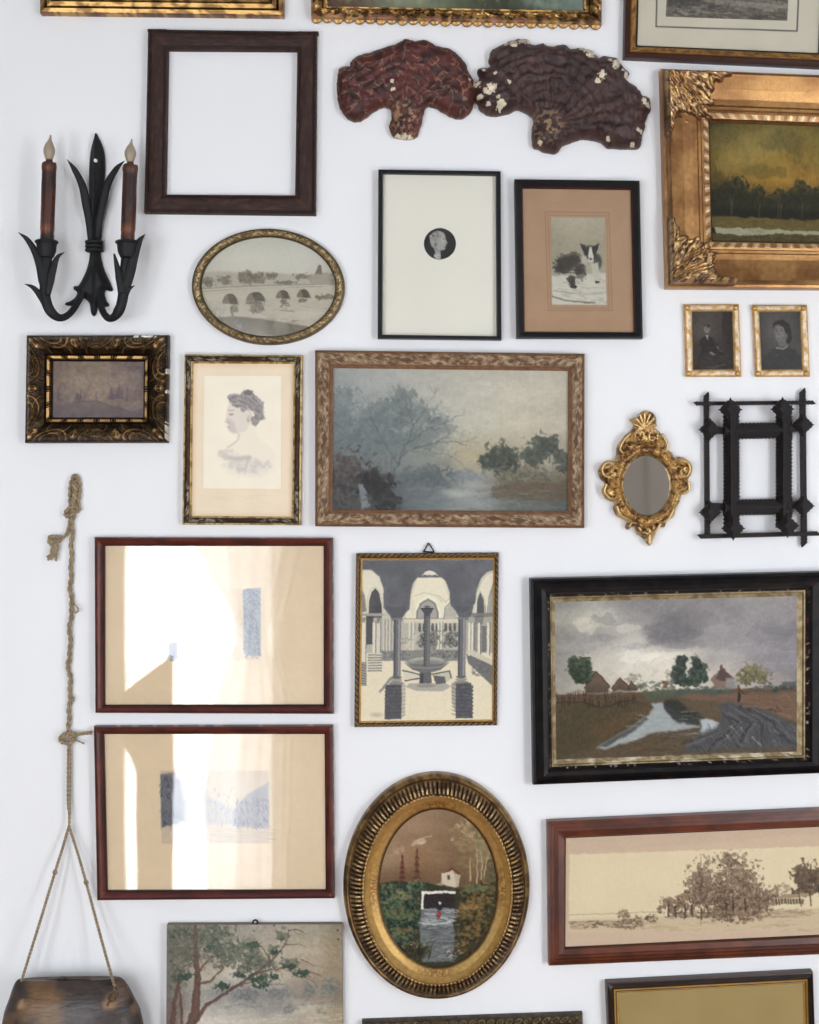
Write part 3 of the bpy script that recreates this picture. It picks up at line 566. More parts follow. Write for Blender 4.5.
@pic
def bust_woman():
    p = Pic(510, 112, 732, 412, 5.15, (70, 66, 62), 1.8)
    p.grid([[(66,63,60),(78,74,70),(76,72,68),(58,56,54)],[(72,69,66),(86,82,78),(78,75,71),(66,64,61)],[(64,61,59),(74,71,68),(72,69,66),(72,70,66)],[(44,42,41),(48,46,44),(48,46,44),(50,48,46)]])
    p.poly([(520,412),(530,350),(560,310),(600,296),(660,290),(700,312),(732,350),(732,412)],(52,50,49),1,5); p.strokes(530,310,725,408,[(64,62,60),(42,40,39)],70,30,4,.35,1.0,.5)
    p.ell(620,222,34,48,(120,114,108),.95,.3); p.poly([(600,250),(650,240),(655,290),(612,292)],(104,99,94),1,4); p.ell(598,225,14,40,(100,95,90),.5,.7); p.ell(612,250,20,18,(128,122,116),.6,.7)
    p.poly([(580,200),(584,175),(605,158),(640,155),(668,175),(680,210),(680,260),(665,282),(652,270),(655,230),(640,195),(612,178),(590,186)],(40,37,36),1,4); p.ell(655,238,8,14,(112,106,100),.8,.4)
    for x in (603,628): p.ell(x,212,6,3,(52,48,46),.9,.4); p.line([(x-8,204),(x+7,203)],2.5,(66,62,58),.8)
    p.line([(613,212),(609,232),(616,235)],2.5,(84,79,74),.8); p.ell(614,250,9,3,(72,64,60),.9,.4)
    p.poly([(596,294),(628,300),(660,284),(662,292),(630,308),(598,304)],(140,134,126),.95,2); p.dabs(595,330,30,14,[(70,68,66)],20,7,.4); p.ell(560,318,12,5,(84,80,76),.5,.6)
    p.warp(4, 18); p.im *= .92
    return p.noise(.025,12,5,3).done()

@pic
def print_upper():
    p = Pic(65, 68, 640, 485, 2.626, (230, 206, 172))
    p.noise(.02, 120, 3).noise(.012, 10, 8, 2)
    p.rect(232,180,474,368,(214,190,156),.6,3)
    for x0,x1,y0,y1,n in [(428,474,180,358,420),(232,256,322,368,90)]:
        p.poly([(x0,y0+4),(x0+10,y0),(x1,y0-2),(x1,y1),(x0+2,y1-6)],(120,128,146),.8,2); p.strokes(x0,y0,x1-4,y1,[(74,84,110),(150,156,168),(90,98,120)],n,7,1.8,.5,1.2,.9)
    p.strokes(260,240,420,366,[(180,160,140),(196,174,146)],160,14,2,.3,.2,.6); p.strokes(240,300,420,366,[(150,140,134)],90,12,2,.3,0,.5)
    return p.done()

@pic
def print_lower():
    p = Pic(63, 562, 645, 972, 2.626, (230, 206, 172))
    p.noise(.02, 120, 3).noise(.012, 10, 8, 2)
    p.rect(210,658,496,850,(204,184,158),.85,2)
    p.poly([(210,668),(250,662),(262,690),(275,740),(272,790),(210,808)],(96,98,110),.85,4); p.strokes(210,668,262,806,[(50,54,66),(130,130,138),(70,74,88)],260,9,2,.5,1.4,.8)
    p.poly([(262,690),(330,720),(400,760),(400,800),(272,800)],(160,156,160),.6,6); p.strokes(262,700,400,800,[(120,124,140),(186,176,168)],200,9,1.8,.35,1.4,.8)
    p.poly([(400,765),(440,720),(496,688),(496,810),(400,805)],(128,130,144),.75,4); p.strokes(405,730,490,808,[(86,92,112),(160,158,164)],260,8,1.8,.45,1.4,.8)
    p.strokes(212,806,490,846,[(170,158,146),(190,174,152)],120,24,2,.35,0,.1); p.strokes(215,662,490,720,[(190,174,156)],60,20,2,.2,.2,.3)
    p.dabs(255,775,16,10,[(56,58,66)],20,4,.5)
    return p.done()

@pic
def lakeside_canvas():
    p = Pic(28, 64, 788, 780, 4.31, (150, 142, 130), 1.4)
    p.grid([[(112,108,98),(128,124,114),(150,144,130),(158,150,136),(152,144,128),(140,130,110)],
            [(112,106,96),(138,132,120),(166,158,142),(172,162,144),(168,156,134),(146,132,108)],
            [(122,112,102),(170,160,142),(184,174,156),(184,172,152),(168,154,134),(148,134,112)],
            [(110,102,94),(150,146,138),(134,134,132),(140,136,130),(140,130,116),(128,116,98)],
            [(104,92,82),(176,170,160),(170,164,154),(150,146,138),(180,170,152),(156,142,118)],
            [(100,86,74),(196,188,176),(198,190,176),(180,172,158),(170,158,140),(150,136,112)],
            [(90,78,66),(120,106,88),(130,116,96),(124,112,92),(120,108,88),(110,98,80)]], ys=[64,160,260,370,430,490,780])
    p.noise(.05,60,4,4,1.4,1).noise(.04,14,7,3)
    for cx,cy,rx,ry,n in [(380,370,70,24,60),(520,360,60,22,50),(640,350,30,28,40),(730,345,40,40,60)]: p.foli(cx,cy,rx,ry*1.2,[(92,96,98),(112,114,112),(132,130,122)],.7,20)
    p.strokes(200,400,780,430,[(160,154,144),(130,128,122),(104,106,104)],60,40,4,.4,0,.05); p.dabs(560,430,30,20,[(110,112,110)],30,9,.4); p.dabs(700,440,20,20,[(120,116,104)],20,9,.3)
    p.strokes(190,450,780,500,[(206,200,186),(170,162,148),(190,176,150)],80,40,5,.4,0,.05)
    p.dabs(740,220,50,120,[(156,138,104),(140,124,96)],60,18,.2)
    G=[(78,86,76),(62,74,66),(96,98,84),(110,108,94),(50,60,54)]
    for cx,cy,rx,ry,n in [(70,110,45,45,90),(160,110,70,45,110),(255,105,60,40,110),(330,170,60,30,100),(240,170,50,40,60),(110,190,70,40,80),(400,190,50,30,60),(300,220,60,30,90),(430,230,60,25,70),(530,110,26,24,40),(560,230,34,22,60),(490,175,30,20,40),(70,280,40,60,80),(620,280,26,14,30),(360,265,60,25,60),(440,300,50,22,60),(270,330,26,18,50)]:
        p.foli(cx,cy,rx*1.1,ry*1.1,[(52,62,54),(72,82,70),(98,100,84),(124,118,102)],.75,22,1.3,.9)
    R=(80,58,50); R2=(112,82,70)
    for q,w,e in [([(100,780),(128,520),(152,440),(162,300),(153,160),(150,64)],52,11),([(60,780),(55,500),(62,400),(80,320),(110,280)],26,8),([(95,600),(92,440),(84,330)],16,7),
                ([(150,490),(200,410),(270,370),(330,330),(400,280),(460,240),(520,180)],18,5),([(165,320),(220,310),(270,250),(262,240)],11,3),([(158,290),(180,250),(230,200),(280,190)],10,3),
                ([(300,350),(360,320),(420,310),(480,325)],7,2),([(400,280),(470,262),(540,250),(600,262),(640,300)],8,2),([(600,262),(660,275),(700,285)],4,1.5),([(520,180),(540,150),(560,90)],4,2),([(560,90),(600,85),(620,100)],4,2),
                ([(460,240),(470,200),(440,160),(380,150)],5,2),([(380,270),(380,230),(400,200)],5,2),([(85,270),(110,240),(140,230)],6,3),([(540,150),(600,150),(640,165)],3,1.5),([(610,215),(660,240),(700,250)],3,1.5)]:
        p.line(q,w,R,.85,e); p.line([(a+2,b) for a,b in q],w*.35,R2,.6,e*.3)
    for x,y,an in [(520,180,-.8),(600,262,.2),(480,325,.1),(460,240,-.9),(560,90,0),(400,280,-1),(262,240,-1),(230,200,-.8),(330,330,.2),(640,300,.6),(540,250,-.3)]: p.branch(x,y,an,46,2.6,R,2,.6,.7)
    for cx,cy,rx,ry in [(265,330,24,14),(420,300,30,12),(440,330,34,12),(500,290,20,9),(350,285,28,10),(560,245,26,12),(610,275,24,10),(220,165,30,14),(120,290,30,12),(400,150,30,10),(495,185,14,9)]: p.foli(cx,cy,rx*1.2,ry*1.3,[(30,46,40),(46,66,56),(70,88,72)],.9,10,1.4,.9)
    for x,y in [(408,90),(497,70),(766,86),(772,128)]: p.ell(x,y,5,5,(60,52,46))
    p.foli(120,150,110,90,[(84,86,74),(104,100,88),(122,112,98)],.45,20,1.3,1); p.foli(330,170,110,50,[(70,84,72),(110,112,96)],.45,16,1.4,1); p.foli(440,235,90,34,[(60,74,64),(110,110,96)],.45,14,1.4,1)
    p.warp(6, 24, fine=.35)
    return p.noise(.04,7,5,2).done()

@pic
def shore_scene():
    p = Pic(60, -300, 645, 26, 2.275, (128, 132, 118), 1.2)
    p.grid([[(160,166,166),(170,172,168),(150,158,160),(140,146,146)],[(150,156,150),(160,160,150),(134,140,134),(120,128,124)],[(112,96,78),(112,124,108),(90,96,84),(112,124,120)],[(84,66,56),(120,124,100),(62,66,52),(110,122,112)]],ys=[-300,-120,-10,26])
    p.dabs(120,0,70,20,[(96,66,54),(130,112,92),(70,54,46)],60,9,.5); p.dabs(430,2,55,16,[(56,60,46),(88,90,66),(130,124,92)],70,7,.6); p.dabs(250,6,60,12,[(120,132,110),(150,150,120)],50,9,.4); p.dabs(560,8,60,12,[(100,118,108),(130,140,128),(90,100,84)],60,9,.5)
    return p.noise(.04,9,5,3).done()

@pic
def gilt_top_scene():
    p = Pic(0, 0, 400, 300, 3, (112, 108, 84), 1.0)
    p.grid([[(160,164,160)]*3,[(150,150,130)]*3,[(86,84,58)]*3]); p.dabs(120,150,70,60,[(60,66,44),(84,86,58)],150,10,.5); return p.noise(.05,20,4).done()
# ---------------------------------------------------------------- scene helpers
COL = scene.collection; ORG = {}
CX, CY = 409.5, 512.0
def W(px, py, h=0.0):
    """wall-plane metres (x, z) of a point h in front of the wall seen at photo pixel px, py"""
    k = S * (DIST - h) / DIST
    return ((px - CX) * k, EYE - (py - CY) * k)
def link(name, me, mat=None, parent=None):
    o = bpy.data.objects.new(name, me); COL.objects.link(o)
    if mat: me.materials.append(mat)
    if parent: o.parent = parent
    return o
def mesh_obj(name, V, F, mat=None, parent=None, colors=None, smooth=True, angle=35, origin=None):
    me = bpy.data.meshes.new(name); V = np.asarray(V, float)
    if parent is not None: V = V - np.array(ORG.get(parent.name, (0, 0, 0)))
    elif origin is not None: V = V - np.array(origin)
    me.from_pydata(V.tolist(), [], F); me.update()
    if smooth:
        me.polygons.foreach_set('use_smooth', [True] * len(me.polygons))
        if angle: me.set_sharp_from_angle(angle=math.radians(angle))
    if colors is not None:
        a = me.color_attributes.new('Col', 'FLOAT_COLOR', 'POINT')
        c = np.ones((len(V), 4)); c[:, :3] = lin(colors); a.data.foreach_set('color', c.ravel())
    o = link(name, me, mat, parent)
    if parent is not None: ORG[o.name] = ORG.get(parent.name, (0, 0, 0))
    elif origin is not None: o.location = origin; ORG[o.name] = tuple(origin)
    return o
THINGS = []
def thing(name, label, cat, loc, group=None):
    o = bpy.data.objects.new(name, None); COL.objects.link(o); o.location = loc; o.empty_display_size = .05
    o['label'] = label; o['category'] = cat; ORG[o.name] = tuple(loc); THINGS.append(o)
    if group: o['group'] = group
    return o
def tag(o, label, cat, group=None):
    o['label'] = label; o['category'] = cat
    if group: o['group'] = group
    return o
def structure(o): o['kind'] = 'structure'; return o
def box_mesh(x0, x1, y0, y1, z0, z1):
    V = [(x0,y0,z0),(x1,y0,z0),(x1,y1,z0),(x0,y1,z0),(x0,y0,z1),(x1,y0,z1),(x1,y1,z1),(x0,y1,z1)]
    return V, [(0,3,2,1),(4,5,6,7),(0,1,5,4),(1,2,6,5),(2,3,7,6),(3,0,4,7)]
class MB:
    def __init__(s): s.V = []; s.F = []; s.C = []
    def add(s, V, F, col=None):
        n = len(s.V); s.V += [tuple(v) for v in V]; s.F += [tuple(i + n for i in f) for f in F]
        if col is not None:
            col = np.asarray(col, float); s.C += (np.broadcast_to(col, (len(V), 3))).tolist()
    def box(s, *a, col=None): s.add(*box_mesh(*a), col=col)
    def build(s, name, mat, parent=None, **k):
        return mesh_obj(name, s.V, s.F, mat, parent, colors=np.array(s.C) if s.C else None, **k)
def tube(path, rad, seg=10, squash=None, closed_ends=True):
    """swept tube; rad = float or list of (in-plane, depth) or list of float; path of 3-d points"""
    P = np.array(path, float); n = len(P); V = []; F = []
    T = np.gradient(P, axis=0); T /= np.linalg.norm(T, axis=1)[:, None] + 1e-12
    up = np.array([0, 1.0, 0])
    for i in range(n):
        a = np.cross(T[i], up)
        if np.linalg.norm(a) < 0.15: a = np.cross(T[i], np.array([1.0, 0, 0]))
        a /= np.linalg.norm(a); b = np.cross(a, T[i])
        r = rad[i] if hasattr(rad, '__len__') else rad
        ra, rb = (r if hasattr(r, '__len__') else (r, r))
        for k in range(seg):
            t = 2 * math.pi * k / seg; V.append(P[i] + a * ra * math.cos(t) + b * rb * math.sin(t))
    for i in range(n - 1):
        for k in range(seg):
            a0 = i * seg + k; b0 = i * seg + (k + 1) % seg; F.append((a0, b0, b0 + seg, a0 + seg))
    if closed_ends:
        F.append(tuple(range(seg))[::-1]); F.append(tuple(range((n - 1) * seg, n * seg)))
    return V, F
def lathe(prof, cx, cy, cz, seg=24, axis='z'):
    V = []; F = []; n = len(prof)
    for r, z in prof:
        for k in range(seg):
            t = 2 * math.pi * k / seg
            if axis == 'z': V.append((cx + r * math.cos(t), cy + r * math.sin(t), cz + z))
            else: V.append((cx + r * math.cos(t), cy - z, cz + r * math.sin(t)))
    for i in range(n - 1):
        for k in range(seg): a = i * seg + k; b = i * seg + (k + 1) % seg; F.append((a, b, b + seg, a + seg))
    F.append(tuple(range(seg))[::-1]); F.append(tuple(range((n - 1) * seg, n * seg)))
    return V, F
def spline(pts, n):
    """Catmull-Rom through the points"""
    P = np.array(pts, float); P = np.vstack([2 * P[0] - P[1], P, 2 * P[-1] - P[-2]]); m = len(P) - 3; out = []
    for u in np.linspace(0, m - 1e-6, n):
        i = int(u); t = u - i; a, b, c, d = P[i:i + 4]
        out.append(.5 * (2 * b + (c - a) * t + (2 * a - 5 * b + 4 * c - d) * t * t + (3 * b - a - 3 * c + d) * t ** 3))
    return np.array(out)
def closed_spline(pts, step):
    P = np.array(pts, float); n = len(P); out = []
    for i in range(n):
        a, b, c, d = P[(i - 1) % n], P[i], P[(i + 1) % n], P[(i + 2) % n]
        m = max(1, int(np.linalg.norm(c - b) / step))
        for t in np.arange(m) / m:
            out.append(.5 * (2 * b + (c - a) * t + (2 * a - 5 * b + 4 * c - d) * t * t + (3 * b - a - 3 * c + d) * t ** 3))
    return np.array(out)

# ---------------------------------------------------------------- materials
def mat(name, color=None, rough=.5, metal=0.0, bump=0.0, bscale=300, attr=False, noise=0.0, nscale=60, spec=0.5, coat=0.0, stretch=(1, 1, 1), rvar=0.0, sat=1.0, val=1.0):
    m = bpy.data.materials.new(name); m.use_nodes = True; nt = m.node_tree; N = nt.nodes; L = nt.links
    b = N['Principled BSDF']; b.inputs['Roughness'].default_value = rough; b.inputs['Metallic'].default_value = metal
    b.inputs['Specular IOR Level'].default_value = spec; b.inputs['Coat Weight'].default_value = coat
    tc = N.new('ShaderNodeTexCoord'); mp = N.new('ShaderNodeMapping'); mp.inputs['Scale'].default_value = stretch
    L.new(tc.outputs['Object'], mp.inputs['Vector'])
    if attr:
        at = N.new('ShaderNodeAttribute'); at.attribute_name = 'Col'; base = at.outputs['Color']
    else:
        rgb = N.new('ShaderNodeRGB'); rgb.outputs[0].default_value = (*lin(C3(color)), 1); base = rgb.outputs[0]
    nz = N.new('ShaderNodeTexNoise'); nz.inputs['Scale'].default_value = nscale; nz.inputs['Detail'].default_value = 6
    L.new(mp.outputs[0], nz.inputs['Vector'])
    if noise > 0:
        mr = N.new('ShaderNodeMapRange'); mr.inputs['From Min'].default_value = .3; mr.inputs['From Max'].default_value = .7
        mr.inputs['To Min'].default_value = 1 - noise; mr.inputs['To Max'].default_value = 1 + noise * .6
        L.new(nz.outputs['Fac'], mr.inputs['Value'])
        vm = N.new('ShaderNodeVectorMath'); vm.operation = 'SCALE'; L.new(base, vm.inputs[0]); L.new(mr.outputs[0], vm.inputs['Scale'])
        base = vm.outputs[0]
    if sat != 1 or val != 1:
        hs = N.new('ShaderNodeHueSaturation'); hs.inputs['Saturation'].default_value = sat; hs.inputs['Value'].default_value = val
        L.new(base, hs.inputs['Color']); base = hs.outputs[0]
    L.new(base, b.inputs['Base Color'])
    if rvar > 0:
        mr = N.new('ShaderNodeMapRange'); mr.inputs['To Min'].default_value = max(0, rough - rvar); mr.inputs['To Max'].default_value = min(1, rough + rvar)
        L.new(nz.outputs['Fac'], mr.inputs['Value']); L.new(mr.outputs[0], b.inputs['Roughness'])
    if bump > 0:
        n2 = N.new('ShaderNodeTexNoise'); n2.inputs['Scale'].default_value = bscale; n2.inputs['Detail'].default_value = 4
        L.new(mp.outputs[0], n2.inputs['Vector'])
        bp = N.new('ShaderNodeBump'); bp.inputs['Strength'].default_value = bump; bp.inputs['Distance'].default_value = .002
        L.new(n2.outputs['Fac'], bp.inputs['Height']); L.new(bp.outputs[0], b.inputs['Normal'])
    return m
def glass_mat():
    m = bpy.data.materials.new('picture_glass'); m.use_nodes = True; nt = m.node_tree; N = nt.nodes; L = nt.links
    N.remove(N['Principled BSDF']); out = N['Material Output']
    tr = N.new('ShaderNodeBsdfTransparent'); gl = N.new('ShaderNodeBsdfGlossy'); gl.inputs['Roughness'].default_value = .012
    fr = N.new('ShaderNodeFresnel'); fr.inputs['IOR'].default_value = 1.5; mx = N.new('ShaderNodeMixShader')
    tc = N.new('ShaderNodeTexCoord'); nz = N.new('ShaderNodeTexNoise'); nz.inputs['Scale'].default_value = 3.5; nz.inputs['Detail'].default_value = 1
    bp = N.new('ShaderNodeBump'); bp.inputs['Strength'].default_value = .12; bp.inputs['Distance'].default_value = .004
    L.new(tc.outputs['Object'], nz.inputs['Vector']); L.new(nz.outputs['Fac'], bp.inputs['Height']); L.new(bp.outputs[0], gl.inputs['Normal'])
    L.new(fr.outputs[0], mx.inputs[0]); L.new(tr.outputs[0], mx.inputs[1]); L.new(gl.outputs[0], mx.inputs[2]); L.new(mx.outputs[0], out.inputs[0])
    return m
M_GLASS = glass_mat()
M_PAINT = mat('oil_paint', attr=True, rough=.5, bump=.25, bscale=420, spec=.2)
M_PRINT = mat('printed_paper', attr=True, rough=.65, bump=.05, bscale=500, spec=.25)
M_TIN = mat('tintype_plate', attr=True, rough=.35, spec=.2)
M_GILT = mat('aged_gilding', attr=True, rough=.36, metal=.78, bump=.25, bscale=380, noise=.22, nscale=110, rvar=.12, sat=.9, val=.97)
M_GILTM = mat('dull_gilding', attr=True, rough=.5, metal=.45, bump=.3, bscale=300, noise=.25, nscale=140, sat=.95)
M_WOOD = mat('varnished_frame_wood', attr=True, rough=.34, bump=.08, bscale=200, noise=.2, nscale=40, spec=.35)
M_BLACK = mat('black_lacquer', attr=True, rough=.42, bump=.08, bscale=200, noise=.2, nscale=40, spec=.25)
M_DULL = mat('dull_frame_wood', attr=True, rough=.62, bump=.3, bscale=260, noise=.25, nscale=60, spec=.25)
M_DULL2 = mat("dark_brown_wood", (58, 40, 34), rough=.6, bump=.3)
M_BACK = mat('backing_board', (120, 98, 72), rough=.8, noise=.15)
M_IRON = mat("black_iron", (30, 30, 32), rough=.55, metal=.2, spec=.3, bump=.3, bscale=160, noise=.3, nscale=40)
M_WIRE = mat('dark_wire', (58, 52, 46), rough=.4, metal=.8)

# ---------------------------------------------------------------- pictures and boards
def quad_w(q, h): return [W(x, y, h) for x, y in q]
def bil(Q, u, v):
    Q = np.array(Q, float); u = u[..., None]; v = v[..., None]
    return (Q[0] * (1 - u) + Q[1] * u) * (1 - v) + (Q[3] * (1 - u) + Q[2] * u) * v
def picture(name, im, q, h, parent, m, thick=.0012, mask=None):
    """painted board: the colours sit on a fine grid of the board's own front face"""
    H, Wd = im.shape[:2]; u, v = np.meshgrid(np.linspace(0, 1, Wd), np.linspace(0, 1, H))
    P = bil(quad_w(q, h), u, v); V = np.zeros((H, Wd, 3)); V[..., 0] = P[..., 0]; V[..., 1] = -h; V[..., 2] = P[..., 1]
    if mask is None: keep = np.ones((H, Wd), bool)
    else: keep = mask(u, v)
    idx = -np.ones((H, Wd), int); vv = np.argwhere(keep)
    idx[keep] = np.arange(keep.sum()); Vf = V[keep]; Cf = im[keep]
    a, b, c, d = idx[:-1, :-1], idx[:-1, 1:], idx[1:, 1:], idx[1:, :-1]
    ok = (a >= 0) & (b >= 0) & (c >= 0) & (d >= 0)
    F = np.stack([a[ok], d[ok], c[ok], b[ok]], 1)
    n = len(Vf)
    # rim and back from the boundary edges
    E = {}
    ed = np.concatenate([F[:, [0, 1]], F[:, [1, 2]], F[:, [2, 3]], F[:, [3, 0]]])
    key = ed[:, 0] * (n + 1) + ed[:, 1]; rev = ed[:, 1] * (n + 1) + ed[:, 0]
    bd = ed[~np.isin(key, rev)]
    bv = np.unique(bd); mp = {int(x): n + i for i, x in enumerate(bv)}
    Vb = Vf[bv].copy(); Vb[:, 1] = -(h - thick)
    FL = F.tolist() + [(int(y), int(x), mp[int(x)], mp[int(y)]) for x, y in bd]
    nxt = {int(x): int(y) for x, y in bd}; s0 = int(bd[0][0]); loop = [s0]; cur = nxt[s0]
    while cur != s0 and len(loop) <= len(bd): loop.append(cur); cur = nxt[cur]
    FL.append(tuple(mp[x] for x in loop)[::-1])
    return mesh_obj(name, np.vstack([Vf, Vb]), FL, m, parent, colors=np.vstack([Cf, Cf[0:1].repeat(len(Vb), 0) * .9]), smooth=False)
def plain(c, w=60, h=60, amp=.02, seed=3, scale=12):
    im = np.zeros((h, w, 3)) + C3(c); X, Y = np.meshgrid(np.arange(w), np.arange(h))
    return np.clip(im + ((fbm(X, Y, scale, 4, seed) - .5) * 2 * amp)[..., None], 0, 1)
def slab(name, q, h0, h1, parent, m):
    """thin flat board between heights h0 and h1 (front h1)"""
    A = quad_w(q, h1); V = [(x, -h0, z) for x, z in A] + [(x, -h1, z) for x, z in A]
    F = [(0, 1, 2, 3), (7, 6, 5, 4)] + [((i + 1) % 4, i, i + 4, (i + 1) % 4 + 4) for i in range(4)]
    return mesh_obj(name, V, F, m, parent, smooth=False)
def glass(q, h, parent): return slab('glass_pane', q, h - .002, h, parent, M_GLASS)
def inset(q, l, t, r, b):
    (x0, y0), (x1, y1), (x2, y2), (x3, y3) = q
    return [(x0 + l, y0 + t), (x1 - r, y1 + t), (x2 - r, y2 - b), (x3 + l, y3 - b)]
def mat_board(name, qo, qi, h, parent, col, amp=.02, bevel=(236, 228, 208), thick=.0018, m=None):
    """mount with a window; qi = window"""
    def colf(g): 
        n = (fbm(g['x'] * 1000, g['z'] * 1000, 40, 4, 5) - .5) * 2 * amp
        c = np.zeros(g['x'].shape + (3,)) + C3(col) + n[..., None]
        c[g['t'] > .985] = C3(bevel); return c
    return ring(name, qo, qi, [(0, h), (.985, h), (1, h - thick)], parent, m or M_PRINT, colf=colf, step=6, h_ref=(h, h), back=h - thick, sm=False)

# ---------------------------------------------------------------- the moulding sweeper
def rect_cols(O, I, step):
    O = np.array(O); I = np.array(I); o = []; i_ = []; s = []; side = []; Ls = []
    for k in range(4):
        a, b = O[k], O[(k + 1) % 4]; c, d = I[k], I[(k + 1) % 4]; L = np.linalg.norm(b - a); n = max(2, int(L / step))
        t = np.arange(n) / n
        o.append(a + (b - a) * t[:, None]); i_.append(c + (d - c) * t[:, None]); s.append(t * L); side.append(np.full(n, k)); Ls.append(np.full(n, L))
    return np.vstack(o), np.vstack(i_), np.concatenate(s), np.concatenate(side), np.concatenate(Ls)
def oval_cols(cx, cy, rx, ry, h, n, rot=0.0, ph=math.pi / 2):
    t = np.linspace(0, 2 * math.pi, n, endpoint=False) + ph * 3
    x = rx * np.cos(t); y = ry * np.sin(t); c, s_ = math.cos(rot), math.sin(rot)
    return np.array([W(cx + a * c - b * s_, cy + a * s_ + b * c, h) for a, b in zip(x, y)])
def ring(name, O, I, prof, parent, m, orn=None, colf=None, step=3.0, h_ref=None, back=0.0, nd=1.4, oval=None, sm=True, angle=40):
    """moulding swept round an opening. prof: (t, height in m) from the outside edge to the sight edge.
    orn(g) -> extra height in m; colf(g) -> colours. g holds s (mm along side), L, side, t, d (mm from outside), x, z, h"""
    hO, hI = h_ref if h_ref else (prof[0][1], prof[-1][1])
    if oval:
        o, i_ = O, I; seg = np.linalg.norm(np.roll(o, -1, 0) - o, axis=1); s = np.concatenate([[0], np.cumsum(seg)[:-1]]) * 1000
        side = np.zeros(len(o)); Ls = np.full(len(o), seg.sum() * 1000)
    else:
        A = []
        for (x, y), dx, dy in zip(O, (-1, 1, 1, -1), (-1, -1, 1, 1)):
            A.append((W(x, y, hO if (x - CX) * dx > 0 else back)[0], W(x, y, hO if (y - CY) * dy > 0 else back)[1]))
        o, i_, s, side, Ls = rect_cols(A, quad_w(I, hI), step * S); s = s * 1000; Ls = Ls * 1000
    wd = np.linalg.norm(i_ - o, axis=1); wmean = np.median(wd)
    ts = []; hs = []
    for (t0, h0), (t1, h1) in zip(prof[:-1], prof[1:]):
        n = max(1, int(round((t1 - t0) * wmean / (nd * S)))) if orn is not None or colf is not None else 1
        for k in range(n): ts.append(t0 + (t1 - t0) * k / n); hs.append(h0 + (h1 - h0) * k / n)
    ts.append(prof[-1][0]); hs.append(prof[-1][1]); ts = np.array(ts); hs = np.array(hs); M = len(ts); N = len(o)
    P = o[:, None] + (i_ - o)[:, None] * ts[None, :, None]
    g = dict(s=np.repeat(s[:, None], M, 1), L=np.repeat(Ls[:, None], M, 1), side=np.repeat(side[:, None], M, 1), t=np.repeat(ts[None], N, 0),
             d=ts[None] * wmean * 1000 + np.zeros((N, 1)), x=P[..., 0], z=P[..., 1], h=np.repeat(hs[None], N, 0), wd=wmean * 1000)
    g['c'] = np.minimum(g['s'], g['L'] - g['s'])     # distance from the nearest corner
    H = g['h'].copy()
    if orn is not None: g['o'] = orn(g); H = H + g['o']
    C = colf(g) if colf is not None else None
    V = np.zeros((N, M + 2, 3)); V[:, 1:-1, 0] = P[..., 0]; V[:, 1:-1, 1] = -H; V[:, 1:-1, 2] = P[..., 1]
    V[:, 0] = V[:, 1]; V[:, 0, 1] = -back; V[:, -1] = V[:, -2]; V[:, -1, 1] = -back
    idx = np.arange(N * (M + 2)).reshape(N, M + 2); nx = np.roll(idx, -1, 0)
    a, b, c, d = idx[:, :-1], idx[:, 1:], nx[:, 1:], nx[:, :-1]
    F = np.stack([a.ravel(), b.ravel(), c.ravel(), d.ravel()], 1)
    Fb = np.stack([idx[:, -1], idx[:, 0], nx[:, 0], nx[:, -1]], 1)
    F = np.concatenate([F, Fb])
    cc = None
    if C is not None:
        cc = np.zeros((N, M + 2, 3)); cc[:, 1:-1] = C; cc[:, 0] = C[:, 0] ; cc[:, -1] = C[:, -1]; cc = cc.reshape(-1, 3)
    return mesh_obj(name, V.reshape(-1, 3), F.tolist(), m, parent, colors=cc, smooth=sm, angle=angle)
def center(q, h=0.0):
    xs = [W(x, y, h) for x, y in q]; return (sum(a for a, _ in xs) / 4, 0.0, sum(b for _, b in xs) / 4)
def mix(a, b, k): k = np.clip(k, 0, 1)[..., None]; return C3(a) * (1 - k) + C3(b) * k if not isinstance(a, np.ndarray) else a * (1 - k) + C3(b) * k
def full(g, c): return np.zeros(g['t'].shape + (3,)) + C3(c)
def band(t, a, b, f=.01): return sstep(a - f, a + f, t) * (1 - sstep(b - f, b + f, t))

